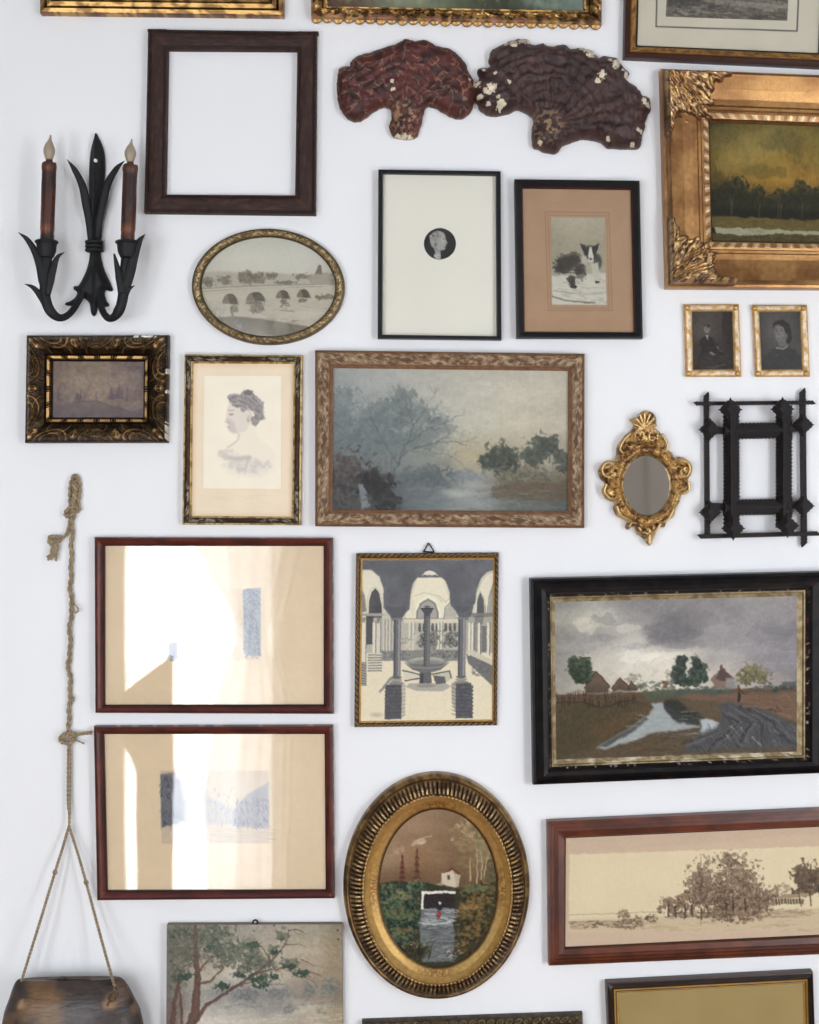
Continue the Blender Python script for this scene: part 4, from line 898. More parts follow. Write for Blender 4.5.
# ---------------------------------------------------------------- relief cut from an outline
def relief(name, outline, hf, colf, parent, m, step=.0028, back=0.0, hole=None, side_h=None, angle=50):
    """outline: wall metres (x, z), counter-clockwise or not; hf(x, z, edge distance) -> height above wall"""
    O = np.array(outline); n = len(O)
    def inside(P, Q):
        r = np.zeros(len(P), bool)
        for (ax, ay), (bx, by) in zip(Q, np.roll(Q, -1, 0)):
            r ^= ((ay > P[:, 1]) != (by > P[:, 1])) & (P[:, 0] < (bx - ax) * (P[:, 1] - ay) / ((by - ay) if by != ay else 1e-12) + ax)
        return r
    def edist(P, Q):
        D = np.full(len(P), 1e9)
        for (ax, ay), (bx, by) in zip(Q, np.roll(Q, -1, 0)):
            dx, dy = bx - ax, by - ay; t = np.clip(((P[:, 0] - ax) * dx + (P[:, 1] - ay) * dy) / (dx * dx + dy * dy + 1e-15), 0, 1)
            D = np.minimum(D, np.hypot(P[:, 0] - ax - t * dx, P[:, 1] - ay - t * dy))
        return D
    x0, z0 = O.min(0); x1, z1 = O.max(0); gx = np.arange(x0, x1, step); gz = np.arange(z0, z1, step * .87)
    X, Z = np.meshgrid(gx, gz); X = X + (np.arange(len(gz)) % 2)[:, None] * step * .5; P = np.stack([X.ravel(), Z.ravel()], 1)
    P = P[inside(P, O)]; dd = edist(P, O); P = P[dd > step * .6]
    loops = [O]
    if hole is not None:
        Hh = np.array(hole); P = P[~inside(P, Hh)]; P = P[edist(P, Hh) > step * .6]; loops.append(Hh)
    allp = np.vstack(loops + [P]); edges = []; k0 = 0
    for Lp in loops:
        edges += [(k0 + i, k0 + (i + 1) % len(Lp)) for i in range(len(Lp))]; k0 += len(Lp)
    vo, eo, fo, vi, _, _ = delaunay_2d_cdt([Vector(p) for p in allp], edges, [], 0, 1e-7)
    vo = np.array([tuple(v) for v in vo]); F = np.array([f for f in fo if len(f) == 3])
    cen = vo[F].mean(1); k = inside(cen, O)
    if hole is not None: k &= ~inside(cen, Hh)
    F = F[k]
    a = vo[F[:, 1]] - vo[F[:, 0]]; b = vo[F[:, 2]] - vo[F[:, 0]]; cr = a[:, 0] * b[:, 1] - a[:, 1] * b[:, 0]
    F[cr < 0] = F[cr < 0][:, ::-1]                      # counter-clockwise seen from the room
    ed = edist(vo, O); eh = edist(vo, Hh) if hole is not None else ed
    h = hf(vo[:, 0], vo[:, 1], ed, eh); n = len(vo)
    V = np.stack([vo[:, 0], -h, vo[:, 1]], 1); C = colf(vo[:, 0], vo[:, 1], ed, h)
    e = np.concatenate([F[:, [0, 1]], F[:, [1, 2]], F[:, [2, 0]]]); key = e[:, 0] * (n + 1) + e[:, 1]; rev = e[:, 1] * (n + 1) + e[:, 0]
    bd = e[~np.isin(key, rev)]
    Vb = V.copy(); Vb[:, 1] = -back
    FL = F.tolist() + [(int(y), int(x), int(x) + n, int(y) + n) for x, y in bd] + (F[:, ::-1] + n).tolist()
    return mesh_obj(name, np.vstack([V, Vb]), FL, m, parent, colors=np.vstack([C, C]), angle=angle)
# ---------------------------------------------------------------- the room
M_WALL = mat('white_wall_paint', (233, 233, 235), rough=.6, bump=.06, bscale=35, noise=.012, nscale=3, spec=.25)
M_CEIL = mat('ceiling_paint', (196, 196, 194), rough=.8)  # unseen ceiling greyed to dim the top of the gallery wall
M_SIDE = mat('light_dimming_wall_paint', (112, 120, 112), rough=.7)  # unseen left wall darkened to dim that end of the gallery wall
M_TRIM = mat('white_gloss_trim', (236, 236, 234), rough=.35)
M_FLOOR = mat('oak_floor', (142, 104, 70), rough=.4, noise=.3, nscale=6, stretch=(1, 14, 1), bump=.1)
def wall_x(name, y0, y1, x0, x1, z0, z1, holes=()):
    mb = MB(); hs = sorted(holes); x = x0
    for a, b, c, d in hs:
        mb.box(x, a, y0, y1, z0, z1)
        if c > z0 + .01: mb.box(a, b, y0, y1, z0, c)
        if d < z1 - .01: mb.box(a, b, y0, y1, d, z1)
        x = b
    mb.box(x, x1, y0, y1, z0, z1)
    return structure(mb.build(name, M_WALL, smooth=False))
wall_x('wall_back', 0, .12, LEFT-.12, RIGHT+.12, 0, CEIL)
wall_x('wall_rear', REAR-.12, REAR, LEFT-.12, RIGHT+.12, 0, CEIL, [WIN2, (WIN1[0], WIN1[1], 0, WIN1[3]), FILL_WIN])
for nm, a, b in (('wall_left', LEFT-.12, LEFT), ('wall_right', RIGHT, RIGHT+.12)):
    mb = MB(); mb.box(a, b, REAR, 0, 0, CEIL); structure(mb.build(nm, M_SIDE if nm == 'wall_left' else M_WALL, smooth=False))
mb = MB(); mb.box(LEFT-.12, RIGHT+.12, REAR-.12, .12, -.1, 0); structure(mb.build('floor', M_FLOOR, smooth=False))
mb = MB(); mb.box(LEFT-.12, RIGHT+.12, REAR-.12, .12, CEIL, CEIL+.1); structure(mb.build('ceiling', M_CEIL, smooth=False))
mb = MB(); mb.box(LEFT, RIGHT, -.016, 0, 0, .13); structure(mb.build('baseboard_back', M_TRIM, smooth=False))
def casing(name, x0, x1, z0, z1, w=.06, d=.02, sill=True):
    mb = MB(); mb.box(x0-w, x0, REAR, REAR+d, z0, z1+w); mb.box(x1, x1+w, REAR, REAR+d, z0, z1+w); mb.box(x0, x1, REAR, REAR+d, z1, z1+w)
    if sill: mb.box(x0-w-.02, x1+w+.02, REAR, REAR+.06, z0-.04, z0)
    return structure(mb.build(name, M_TRIM, smooth=False))
w2 = casing('window_2', *WIN2)
casing('added_fill_window', *FILL_WIN)  # casing round the added fill opening
w1 = casing('door_1', WIN1[0], WIN1[1], 0, WIN1[3], w=.05, sill=False)
mb = MB(); x0, x1, z0, z1 = WIN2
mb.box((x0+x1)/2-.02, (x0+x1)/2+.02, REAR-.06, REAR-.02, z0, z1); mb.box(x0, x1, REAR-.06, REAR-.02, (z0+z1)/2-.02, (z0+z1)/2+.02)
ws = mb.build('window_sash', M_TRIM, w2, smooth=False)

# unseen things behind the camera; cabinet and draped form are added for their reflections
M_CAB = mat('grey_painted_cabinet', (212, 206, 198), rough=.6)
t = thing('reflection_cabinet', 'tall grey cabinet shape added behind the camera for its reflections', 'reflection_cabinet', (.86, REAR + .3, 0))  # added for the grey it returns in the mirror and glass
mb = MB(); mb.box(.33, 1.39, REAR + .003, REAR + .55, .08, 2.25); mb.box(.36, 1.36, REAR + .02, REAR + .5, 0, .08); mb.build('body', M_CAB, t, smooth=False)
for a, b in ((.345, .855), (.865, 1.375)):
    mb = MB(); mb.box(a, b, REAR + .55, REAR + .57, .1, 2.23); d = mb.build('door', M_CAB, t, smooth=False)
    mb = MB(); hx = b - .05 if a < .5 else a + .05; mb.box(hx - .008, hx + .008, REAR + .57, REAR + .6, 1.0, 1.15); mb.build('handle', M_TRIM, d, smooth=False)
M_SHEER = bpy.data.materials.new('sheer_curtain'); M_SHEER.use_nodes = True
nt = M_SHEER.node_tree; N = nt.nodes; L = nt.links; N.remove(N['Principled BSDF'])
tl = N.new('ShaderNodeBsdfTranslucent'); tl.inputs[0].default_value = (.93, .9, .88, 1); df = N.new('ShaderNodeBsdfDiffuse'); df.inputs[0].default_value = (.8, .79, .77, 1)
m1 = N.new('ShaderNodeMixShader'); m1.inputs[0].default_value = .2; tr = N.new('ShaderNodeBsdfTransparent'); m2 = N.new('ShaderNodeMixShader'); m2.inputs[0].default_value = .5
L.new(tl.outputs[0], m1.inputs[1]); L.new(df.outputs[0], m1.inputs[2]); L.new(tr.outputs[0], m2.inputs[1]); L.new(m1.outputs[0], m2.inputs[2]); L.new(m2.outputs[0], N['Material Output'].inputs[0])
def curtain(x_l, x_r, zs, y, folds, amp, seed):
    """hanging cloth whose left and right edges follow x_l, x_r at heights zs"""
    nu, nv = 90, 40; V = []; z = np.linspace(zs[0], zs[-1], nv)
    for zz in z:
        a = np.interp(zz, zs, x_l); b = np.interp(zz, zs, x_r)
        for i in range(nu):
            u = i / (nu - 1); V.append((a + (b - a) * u, y + amp * math.sin(u * folds * 6.283 + seed + .6 * math.sin(u * 9)), zz))
    F = [(j*nu+i, j*nu+i+1, (j+1)*nu+i+1, (j+1)*nu+i) for j in range(nv-1) for i in range(nu-1)]
    return V, F
t = thing('sheer_curtain', 'sheer white curtain tied back beside the glazed door behind the camera', 'curtain', (-.6, REAR + .1, 2.4))
zs = [.02, .45, .8, 1.05, 1.4, 1.9, 2.4]
V, F = curtain([-.70,-.66,-.68,-.64,-.84,-.98,-1.06], [-.48,-.47,-.45,-.53,-.42,-.37,-.35], zs, REAR + .10, 7, .018, 0); mesh_obj('curtain_panel', V, F, M_SHEER, t, angle=0)
V, F = curtain([-.78,-.80,-.76,-.67,-.72,-.80,-.84], [-.50,-.50,-.49,-.56,-.46,-.43,-.40], zs, REAR + .15, 4, .014, 2); mesh_obj('curtain_panel', V, F, M_SHEER, t, angle=0)
V, F = tube([(-1.3, REAR + .1, 2.42), (-.3, REAR + .1, 2.42)], .012, 12); mesh_obj('curtain_rod', V, F, M_TRIM, t)
M_THROW = mat('beige_throw', (190, 170, 146), rough=.9, bump=.4, bscale=80)
t = thing('glare_shaping_drape', 'beige draped form added before the glazed door to shape its reflected glare', 'stand', (-1.0, REAR + .35, 0))  # invented drape, shaped to leave a dark gap in the door's reflected glare
V = []; F = []; n = 40
for j, zz in enumerate(np.linspace(0, 1, 14)):
    for i in range(n):
        th = 2 * math.pi * i / n; rr = 1 + .07 * math.sin(th * 6 + zz * 2) * (1 - zz); xl = -1.035 - .057 * float(sstep(.62, .78, zz)); x = (xl - .898) / 2 + (-.898 - xl) / 2 * (1 + (rr - 1) * .3) * math.cos(th); zt = .862 + (x + 1.092) * .78
        V.append((x, REAR + .35 + .06 * rr * math.sin(th), .02 + (zt - .02) * zz))
for j in range(13):
    for i in range(n): F.append((j*n+i, j*n+(i+1) % n, (j+1)*n+(i+1) % n, (j+1)*n+i))
F += [tuple(range(n))[::-1], tuple(range(13*n, 14*n))]; mesh_obj('throw', V, F, M_THROW, t)
mb = MB(); mb.box(-1.02, -.95, REAR + .31, REAR + .39, 0, .02); mb.build('foot', M_CAB, t, smooth=False)
# ---------------------------------------------------------------- framed pictures
def rope(s, d, p, k=1.0): return .5 + .5 * np.sin(2 * math.pi * (s + k * d) / p)
def ridg(x, y, sc, seed): return 1 - np.abs(fbm(x, y, sc, 3, seed) * 2 - 1) * 2
def gold(g, base, dark, sc=9, lo=.45, hi=.62, seed=4, amt=1.0):
    n = fbm(g['x'] * 1000, g['z'] * 1000, sc, 4, seed); return mix(full(g, base), dark, sstep(lo, hi, n) * amt)

# --- plain gilt moulding at the top left
Q = [(39.5, -262), (287, -262), (284.6, 19.2), (40.3, 16.2)]; QI = [(61, -240), (265, -240), (263, -3), (61.5, -5.5)]
t = thing('picture_frame', 'narrow grooved gold frame cut off by the top edge, above the empty dark frame', 'picture', center(Q))
def cf(g):
    c = gold(g, (196, 150, 70), (120, 84, 34), 12)
    for a, b in ((.27, .34), (.56, .62), (.8, .84)): c = mix(c, (52, 34, 20), band(g['t'], a, b, .015) * .9)
    return mix(c, (110, 46, 30), band(g['t'], 0, .05) * (fbm(g['s'], g['d'], 6, 3, 8) > .52))
ring('frame', Q, QI, [(0, .014), (.03, .019), (.22, .021), (.3, .013), (.36, .019), (.54, .022), (.59, .016), (.64, .021), (.8, .019), (.84, .012), (1, .010)], t, M_GILT, colf=cf, nd=1.0)
slab('backing_board', inset(QI, -8, -8, -8, -8), .001, .004, t, M_BACK)
picture('painting', PICS['gilt_top_scene'](), QI, .009, t, M_PAINT)

# --- ornate gilt frame, top middle
Q = [(308, -262), (605, -262), (601.5, 27), (311, 20.5)]; QI = [(327, -240), (585, -240), (583.5, 10.8), (328, 6.5)]
t = thing('picture_frame', 'gold frame with scalloped leafy edge around a river scene, top middle above the bracket fungi', 'picture', center(Q))
def og(g):
    k = band(g['t'], .02, .62, .06); s, d = g['s'], g['d']; P = 22.0
    ph = s / P * 2 * math.pi
    return k * (.004 * np.abs(np.sin(ph / 2)) + .004 * ridg(s, d * 1.6, 7, 6)) + .0015 * band(g['t'], .86, .96) * rope(s, 0, 5)
def cf(g):
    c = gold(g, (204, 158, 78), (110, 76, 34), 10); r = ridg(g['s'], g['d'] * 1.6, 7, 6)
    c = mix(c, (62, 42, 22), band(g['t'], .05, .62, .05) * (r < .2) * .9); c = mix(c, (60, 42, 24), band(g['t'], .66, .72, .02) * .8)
    return mix(c, (196, 130, 104), band(g['t'], 0, .16) * (fbm(g['s'], g['d'], 14, 3, 9) > .56) * .8)
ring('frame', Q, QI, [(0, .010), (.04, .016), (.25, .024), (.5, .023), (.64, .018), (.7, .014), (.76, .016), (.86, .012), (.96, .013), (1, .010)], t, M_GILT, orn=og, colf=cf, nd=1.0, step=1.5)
mb = MB()
for k in range(27):      # scallops of the outer edge
    for (xa, ya), (xb, yb) in ((Q[3], Q[2]),):
        u = (k + .5) / 27; x, z = W(xa + (xb - xa) * u, ya + (yb - ya) * u - 4.0, .012)
        V, F = lathe([(.0001, .010), (.006, .0095), (.0088, .008), (.0098, .003)], x, 0, z + (.001 if k % 2 else -.0005), 14, 'y'); mb.add(V, F, col=C3((168, 126, 66)))
mb.build('scalloped_edge', M_GILT, t)
slab('backing_board', inset(QI, -8, -8, -8, -8), .001, .004, t, M_BACK)
picture('painting', PICS['shore_scene'](), QI, .009, t, M_PAINT)

# --- etching in a dark and gold frame, top right
Q = [(628, -236), (846, -230), (834, 70.4), (622.3, 60.6)]; QI = [(645, -220), (830, -214), (818.5, 53), (637.3, 45.4)]
t = thing('picture_frame', 'landscape etching in cream mount and dark brown and gold frame, top right corner', 'picture', center(Q))
def cf(g):
    c = full(g, (58, 30, 24)); c = mix(c, (150, 108, 52), band(g['t'], .42, .86, .02)); n = fbm(g['s'], g['d'], 5, 3, 4)
    c = mix(c, (74, 52, 30), band(g['t'], .5, .8, .02) * (n > .5) * .8); return mix(c, (40, 24, 20), sstep(.86, .9, g['t']))
ring('frame', Q, QI, [(0, .012), (.05, .017), (.3, .021), (.42, .018), (.5, .020), (.8, .016), (.88, .013), (1, .010)], t, M_WOOD, colf=cf, nd=1.0)
mt = Pic(92, -730, 708, 168, 3.411, (216, 207, 186), 1.2); mt.noise(.02, 60, 3); mt.line([(150, -600), (154, 102), (632, 97), (634, -600)], 4.5, (52, 44, 40), .9)
sh = lambda P, f: P
qm = QI
slab('backing_board', inset(QI, -6, -6, -6, -6), .001, .004, t, M_BACK)
mp_ = picture('mount', mt.done(), qm, .0062, t, M_PRINT)
picture('etching', PICS['top_etching'](), [(670, -60), (792, -56), (787.2, 20.8), (665.7, 16.6)], .0072, mp_, M_PRINT, thick=.0006)
glass(inset(QI, -2, -2, -2, -2), .0098, t)

# --- empty dark carved frame
Q = [(148.3, 29.8), (317.5, 32.2), (316.2, 216.4), (144.3, 214.4)]; QI = [(168.4, 50), (297.3, 50.9), (295, 195.4), (166, 194.6)]
t = thing('empty_frame', 'empty dark brown carved wooden frame showing bare wall inside', 'picture frame', center(Q))
def og(g):
    s, d, L = g['s'], g['d'], g['L']; r = .0022 * band(g['t'], 0, .1, .02) * rope(s, 0, 5.2) + .0016 * band(g['t'], .88, .97, .02) * rope(s, 0, 5.2)
    q = np.minimum(np.abs(s - L * .3), np.abs(s - L * .7)); e = np.sqrt((q / 34) ** 2 + ((g['t'] - .5) / .2) ** 2)
    return r + .002 * (1 - sstep(.6, 1, e)) + .0007 * ridg(s, d * 5, 22, 3) * band(g['t'], .2, .8) + .0012 * (g['c'] < 34) * (g['t'] < .2)
def cf(g):
    n = fbm(g['s'], g['d'] * 4, 24, 4, 6); c = mix(full(g, (54, 37, 33)), (72, 48, 40), sstep(.5, .75, n)); return mix(c, (36, 26, 24), band(g['t'], .14, .2, .02) + band(g['t'], .8, .86, .02))
fr = ring('frame', Q, QI, [(0, .011), (.03, .0155), (.1, .016), (.14, .0145), (.3, .0165), (.5, .017), (.7, .0165), (.86, .0145), (.9, .0155), (.97, .0145), (1, .010)], t, M_DULL, orn=og, colf=cf, nd=.9, step=1.2)
for k in (0, 1):
    (cx, cy), (ix, iy) = Q[k], QI[k]; dx = 1 if ix > cx else -1; dy = 1 if iy > cy else -1
    a = (cx - dx * .8, cy - dy * .8); b = (cx + dx * 18.5, cy + dy * 1.6); qq = [(cx - dx * .9, cy - dy * .9), (cx + dx * 18, cy - dy * .7), (cx + dx * 18, cy + dy * 1.4), (cx - dx * .9, cy + dy * 1.4)]
    if dx * dy < 0: qq = qq[::-1]
    slab('corner_strip', qq, .001, .0165, t, M_DULL2 if 'M_DULL2' in globals() else mat('dark_brown_wood', (58, 40, 34), rough=.6))

# --- black thin frame with the small round head
Q = [(378.3, 169.4), (500.7, 171.2), (501.5, 340.9), (377.6, 339.4)]; QI = inset(Q, 4.7, 4.6, 5.0, 4.6)
t = thing('picture_frame', 'small round head profile on cream paper in thin black frame', 'picture', center(Q))
def cf(g): return full(g, (20, 20, 24))
ring('frame', Q, QI, [(0, .016), (.08, .018), (.9, .018), (1, .011)], t, M_BLACK, colf=cf)
slab('backing_board', inset(QI, -2, -2, -2, -2), .001, .005, t, M_BACK)
paper = plain((238, 233, 219), 120, 170, .012, 4, 50)
mp_ = picture('paper', paper, QI, .0068, t, M_PRINT)
cxp, cyp = 439.9, 243.8
picture('portrait_disc', PICS['silhouette_head'](), [(cxp-17.2, cyp-17.2), (cxp+17.2, cyp-17.2), (cxp+17.2, cyp+17.2), (cxp-17.2, cyp+17.2)], .0074, mp_, M_PRINT, thick=.0005, mask=lambda u, v: (u-.5)**2 + (v-.5)**2 < .225)
glass(QI, .0105, t)

# --- dog photograph
Q = [(513.8, 179.3), (639.6, 180.8), (642.9, 339.6), (516, 339.2)]; QI = inset(Q, 8.8, 9, 8.8, 7.6)
t = thing('picture_frame', 'photograph of a black and white dog in brown mount and black frame', 'picture', center(Q))
def cf(g): c = full(g, (23, 20, 22)); return mix(c, (78, 34, 28), sstep(.85, .9, g['t']))
ring('frame', Q, QI, [(0, .017), (.05, .021), (.3, .022), (.85, .017), (.9, .014), (1, .011)], t, M_BLACK, colf=cf)
slab('backing_board', inset(QI, -3, -3, -3, -3), .001, .005, t, M_BACK)
mt = Pic(445, 106, 747, 495, 2.73, (180, 146, 114), 1.5); mt.noise(.02, 60, 3).noise(.012, 8, 5)
mt.line([(507, 169), (684, 170), (688, 436), (511, 437), (507, 169)], 2.2, (146, 112, 84), .8); mt.line([(515, 178), (678, 178), (680, 430), (518, 430), (515, 178)], 2.0, (150, 116, 88), .8)
mp_ = picture('mount', mt.done(), QI, .0068, t, M_PRINT)
picture('photograph', PICS['dog_photo'](), [(550.8, 217.4), (604.6, 217.8), (606.8, 305), (552, 304.6)], .0075, mp_, M_PRINT, thick=.0006)
glass(QI, .0105, t)

# --- wide gold frame with corner leaves, right edge
Q = [(658.4, 69.3), (895, 78.5), (893, 291), (664.2, 289.8)]; QI = [(709.7, 122.6), (846, 127.4), (845, 243.2), (712.2, 240.5)]
t = thing('picture_frame', 'dusk landscape in wide gold frame with carved leafy corners, at the right edge', 'picture', center(Q))
def ext(tt): return np.interp(tt, [0, .08, .16, .22, .3, .5, .7, .86, 1], [118, 128, 122, 92, 76, 58, 38, 16, 4])
def og(g):
    s, d, c, tt = g['s'], g['d'], g['c'], g['t']; e = ext(tt) + 20 * (fbm(s, d, 13, 3, 7) - .5) * 2
    m = (1 - sstep(e - 9, e, c)) * band(tt, .06, .93, .03)
    th = np.arctan2(c + 4, d + 4); r = np.hypot(c, d); w = fbm(s, d, 26, 3, 3)
    w2 = fbm(s + 50, d, 18, 3, 12); leaf = np.abs(np.sin(th * 11 + w * 12)) * .45 + np.abs(np.sin(r / 6 + w2 * 11)) * .35 + .3 * w2
    return m * (.002 + .0075 * leaf) + .0016 * band(tt, .84, .95, .02) * rope(s, 0, 33) * rope(s, d * 2, 6)
def cf(g):
    c = gold(g, (178, 128, 62), (146, 98, 44), 60, .4, .7); s, d, cc, tt = g['s'], g['d'], g['c'], g['t']
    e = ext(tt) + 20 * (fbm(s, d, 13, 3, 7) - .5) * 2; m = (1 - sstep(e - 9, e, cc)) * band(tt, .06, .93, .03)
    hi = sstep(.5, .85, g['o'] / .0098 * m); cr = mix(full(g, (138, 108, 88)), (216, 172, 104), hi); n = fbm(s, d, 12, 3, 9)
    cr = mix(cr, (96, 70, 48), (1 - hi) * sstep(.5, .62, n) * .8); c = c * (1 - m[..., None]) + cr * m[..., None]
    c = mix(c, (110, 70, 32), band(tt, .70, .725, .01) * .7 + band(tt, .775, .795, .01) * .6)
    dots = band(tt, .84, .95, .02) * sstep(.45, .75, rope(s, 0, 33) * rope(s, d * 2, 6) * 1.5); c = mix(c, (224, 196, 150), dots * (1 - m)); c = mix(c, (120, 82, 52), band(tt, .84, .95, .02) * (1 - dots) * (1 - m) * .5)
    return mix(c, (96, 66, 30), sstep(.965, .98, tt))
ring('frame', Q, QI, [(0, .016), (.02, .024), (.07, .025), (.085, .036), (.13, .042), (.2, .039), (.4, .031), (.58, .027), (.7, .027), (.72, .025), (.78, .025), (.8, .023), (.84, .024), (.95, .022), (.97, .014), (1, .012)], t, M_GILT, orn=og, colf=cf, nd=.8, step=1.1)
slab('backing_board', inset(QI, -10, -10, -10, -10), .001, .006, t, M_BACK)
picture('painting', PICS['dusk_lake'](), QI, .0115, t, M_PAINT)

# --- small dark gilt ornate frame, left edge
Q = [(26.7, 335.3), (170.2, 335), (169, 443.2), (25, 443.4)]; QI = [(53.4, 361.3), (143.9, 361.8), (143.4, 417.4), (52.9, 417.4)]
t = thing('picture_frame', 'faded ship scene in small blackened gold frame, under the candle sconce', 'picture', center(Q))
def pat(g):
    s, d, L, tt = g['s'], g['d'], g['L'], g['t']; n = np.maximum(2, np.round(L / 88)); P = L / n; p = (s % P) - P / 2; q = P / 2 - np.abs(p)
    R_ = P * .36
    a = np.exp(-((np.hypot(p, (d - 6) * 1.5) - R_) / 1.9) ** 2) * (d < 30)
    b = np.exp(-((np.hypot(p, (d - 6) * 1.5) - R_ * .62) / 1.6) ** 2) * (d < 26) + np.exp(-((np.hypot(p, (d - 34) * 1.6) - R_ * .8) / 1.5) ** 2) * (d > 14) * .8
    c = np.exp(-((np.hypot(q, (d - 17)) - 7) / 1.5) ** 2) * .9 + np.exp(-(q / 3.2) ** 2) * band(d, 8, 27, 2)
    v = .5 + .5 * np.sin(p * 1.05); m1 = band(tt, .1, .72, .02)
    return np.clip(a + b * .8 + c, 0, 1.2) * m1, v * m1 * (np.hypot(p, (d - 6) * 1.5) < R_)
def bars(g):
    s, L, tt = g['s'], g['L'], g['t']; n = np.maximum(2, np.round(L / 45)); P = L / n; p = np.abs((s % P) - P / 2)
    return band(tt, .8, .92, .015) * np.where(p < P * .32, 1.0, np.clip(np.cos((p - P * .41) / (P * .05) * 1.5), 0, 1))
def og(g): a, v = pat(g); return .0042 * np.clip(a, 0, 1) + .0012 * v + .0026 * bars(g) + .001 * band(g['t'], 0, .08) * rope(g['s'], 0, 9)
def cf(g):
    a, v = pat(g); c = mix(full(g, (70, 52, 32)), (40, 30, 20), sstep(.45, .55, fbm(g['s'], g['d'], 9, 3, 5))); c = mix(c, (104, 80, 48), v * .45 * band(g['t'], .1, .7))
    c = mix(c, (222, 172, 98), np.clip(a * 1.15, 0, 1) * (.5 + .5 * sstep(.42, .58, fbm(g['s'], g['d'], 16, 3, 6)))); c = mix(c, (44, 32, 20), band(g['t'], .73, 1.0, .01) * .8)
    c = mix(c, (208, 160, 88), bars(g)); c = mix(c, (214, 206, 190), (g['side'] == 0) * (np.abs(g['s'] - g['L'] * .85) < 17 + 8 * fbm(g['s'], g['d'], 3, 2, 3)) * (g['t'] < .12) * (fbm(g['s'], g['d'], 5, 2, 6) > .36) + (g['side'] == 1) * (g['t'] < .09) * (fbm(g['s'], g['d'] * .5, 10, 3, 3) > .68))
    return mix(c, (60, 34, 24), (g['side'] == 2) * (g['t'] < .08) * .7)
ring('frame', Q, QI, [(0, .016), (.04, .020), (.08, .020), (.11, .023), (.2, .030), (.35, .031), (.55, .027), (.72, .020), (.76, .017), (.8, .019), (.92, .017), (.95, .011), (1, .009)], t, M_GILT, orn=og, colf=cf, nd=.6, step=.6)
slab('backing_board', inset(QI, -8, -8, -8, -8), .001, .005, t, M_BACK)
picture('painting', PICS['faint_ships'](), QI, .0085, t, M_PAINT)

# --- profile portrait of a lady
Q = [(184.7, 354.2), (303.2, 355.2), (301.4, 525.3), (182.4, 524.7)]; QI = [(193, 363.4), (293.9, 363.8), (292, 516.8), (191.5, 515.8)]
t = thing('picture_frame', 'faded profile portrait of a lady with pinned up hair in slim gold and brown frame', 'picture', center(Q))
def og(g): return .0012 * band(g['t'], .02, .22, .03) * rope(g['s'], g['d'], 6) + .0008 * band(g['t'], .3, .75, .03) * ridg(g['s'], g['d'], 5, 4) * (g['c'] < 80) + .0008 * band(g['t'], .88, 1, .02) * rope(g['s'], 0, 6)
def cf(g):
    c = gold(g, (202, 176, 118), (150, 120, 72), 8); c = mix(c, (66, 48, 32), band(g['t'], .25, .78, .02)); n = fbm(g['s'] * 1.0, g['d'] * 1.6, 6, 3, 4)
    c = mix(c, (178, 174, 152), band(g['t'], .3, .74, .03) * (n > .5) * (1 - sstep(55, 85, g['c'])) * .8); c = mix(c, (104, 62, 44), band(g['t'], .3, .8, .02) * sstep(60, 110, g['c']) * (n > .52) * .7)
    return c
ring('frame', Q, QI, [(0, .011), (.04, .015), (.2, .016), (.27, .012), (.5, .014), (.76, .011), (.82, .013), (.95, .011), (1, .008)], t, M_GILTM, orn=og, colf=cf, nd=.8, step=1.2)
slab('backing_board', inset(QI, -3, -3, -3, -3), .001, .004, t, M_BACK)
mt = Pic(118, 120, 635, 902, 5.12, (232, 214, 188), 1.2); mt.noise(.02, 90, 3)
for r_ in ((118, 120, 635, 140), (118, 120, 136, 902), (620, 120, 635, 902), (118, 885, 635, 902)): mt.rect(*r_, (214, 180, 140), .35, 14)
mt.strokes(130, 770, 600, 885, [(224, 200, 172), (238, 224, 202)], 60, 40, 8, .2)
mp_ = picture('mount', mt.done(), QI, .0055, t, M_PRINT)
picture('portrait', PICS['lady_profile'](), [(204.2, 375.8), (281.4, 376.2), (280.9, 488.8), (203.4, 488.4)], .0063, mp_, M_PRINT, thick=.0007)

# --- misty river landscape
Q = [(315.1, 350.2), (584.6, 353.7), (584.3, 528.1), (315.2, 526.4)]; QI = [(333.2, 368), (568.1, 370.8), (568.1, 511), (332.3, 509.9)]
t = thing('picture_frame', 'misty river landscape with bare tree under glass in worn wooden frame, centre of the wall', 'picture', center(Q))
def og(g): return .001 * band(g['t'], .15, .8) * ridg(g['s'], g['d'] * 1.5, 14, 5)
def cf(g):
    s, d, tt = g['s'], g['d'], g['t']; c = mix(full(g, (150, 124, 98)), (118, 92, 70), sstep(.42, .6, fbm(s, d * 1.6, 6, 4, 4))); m = band(tt, .18, .76, .03)
    c = mix(c, (196, 178, 148), m * sstep(.54, .66, fbm(s, d * 1.8, 7, 4, 9)) * .6); c = mix(c, (86, 60, 42), m * sstep(.54, .62, fbm(s * .8, d * 1.5, 7, 4, 15)) * .75)
    c = mix(c, (104, 70, 48), band(tt, 0, .14, .02) * .8 + band(tt, .8, .88, .02) * .9); return mix(c, (132, 90, 62), band(tt, .9, 1, .02) * .9)
ring('frame', Q, QI, [(0, .016), (.03, .021), (.14, .023), (.18, .0205), (.5, .024), (.76, .020), (.8, .0175), (.88, .0175), (.92, .015), (1, .0125)], t, M_DULL, orn=og, colf=cf, nd=.9, step=1.5)
slab('backing_board', inset(QI, -5, -5, -5, -5), .001, .005, t, M_BACK)
picture('painting', PICS['misty_river'](), QI, .0075, t, M_PAINT)
glass(QI, .0118, t)

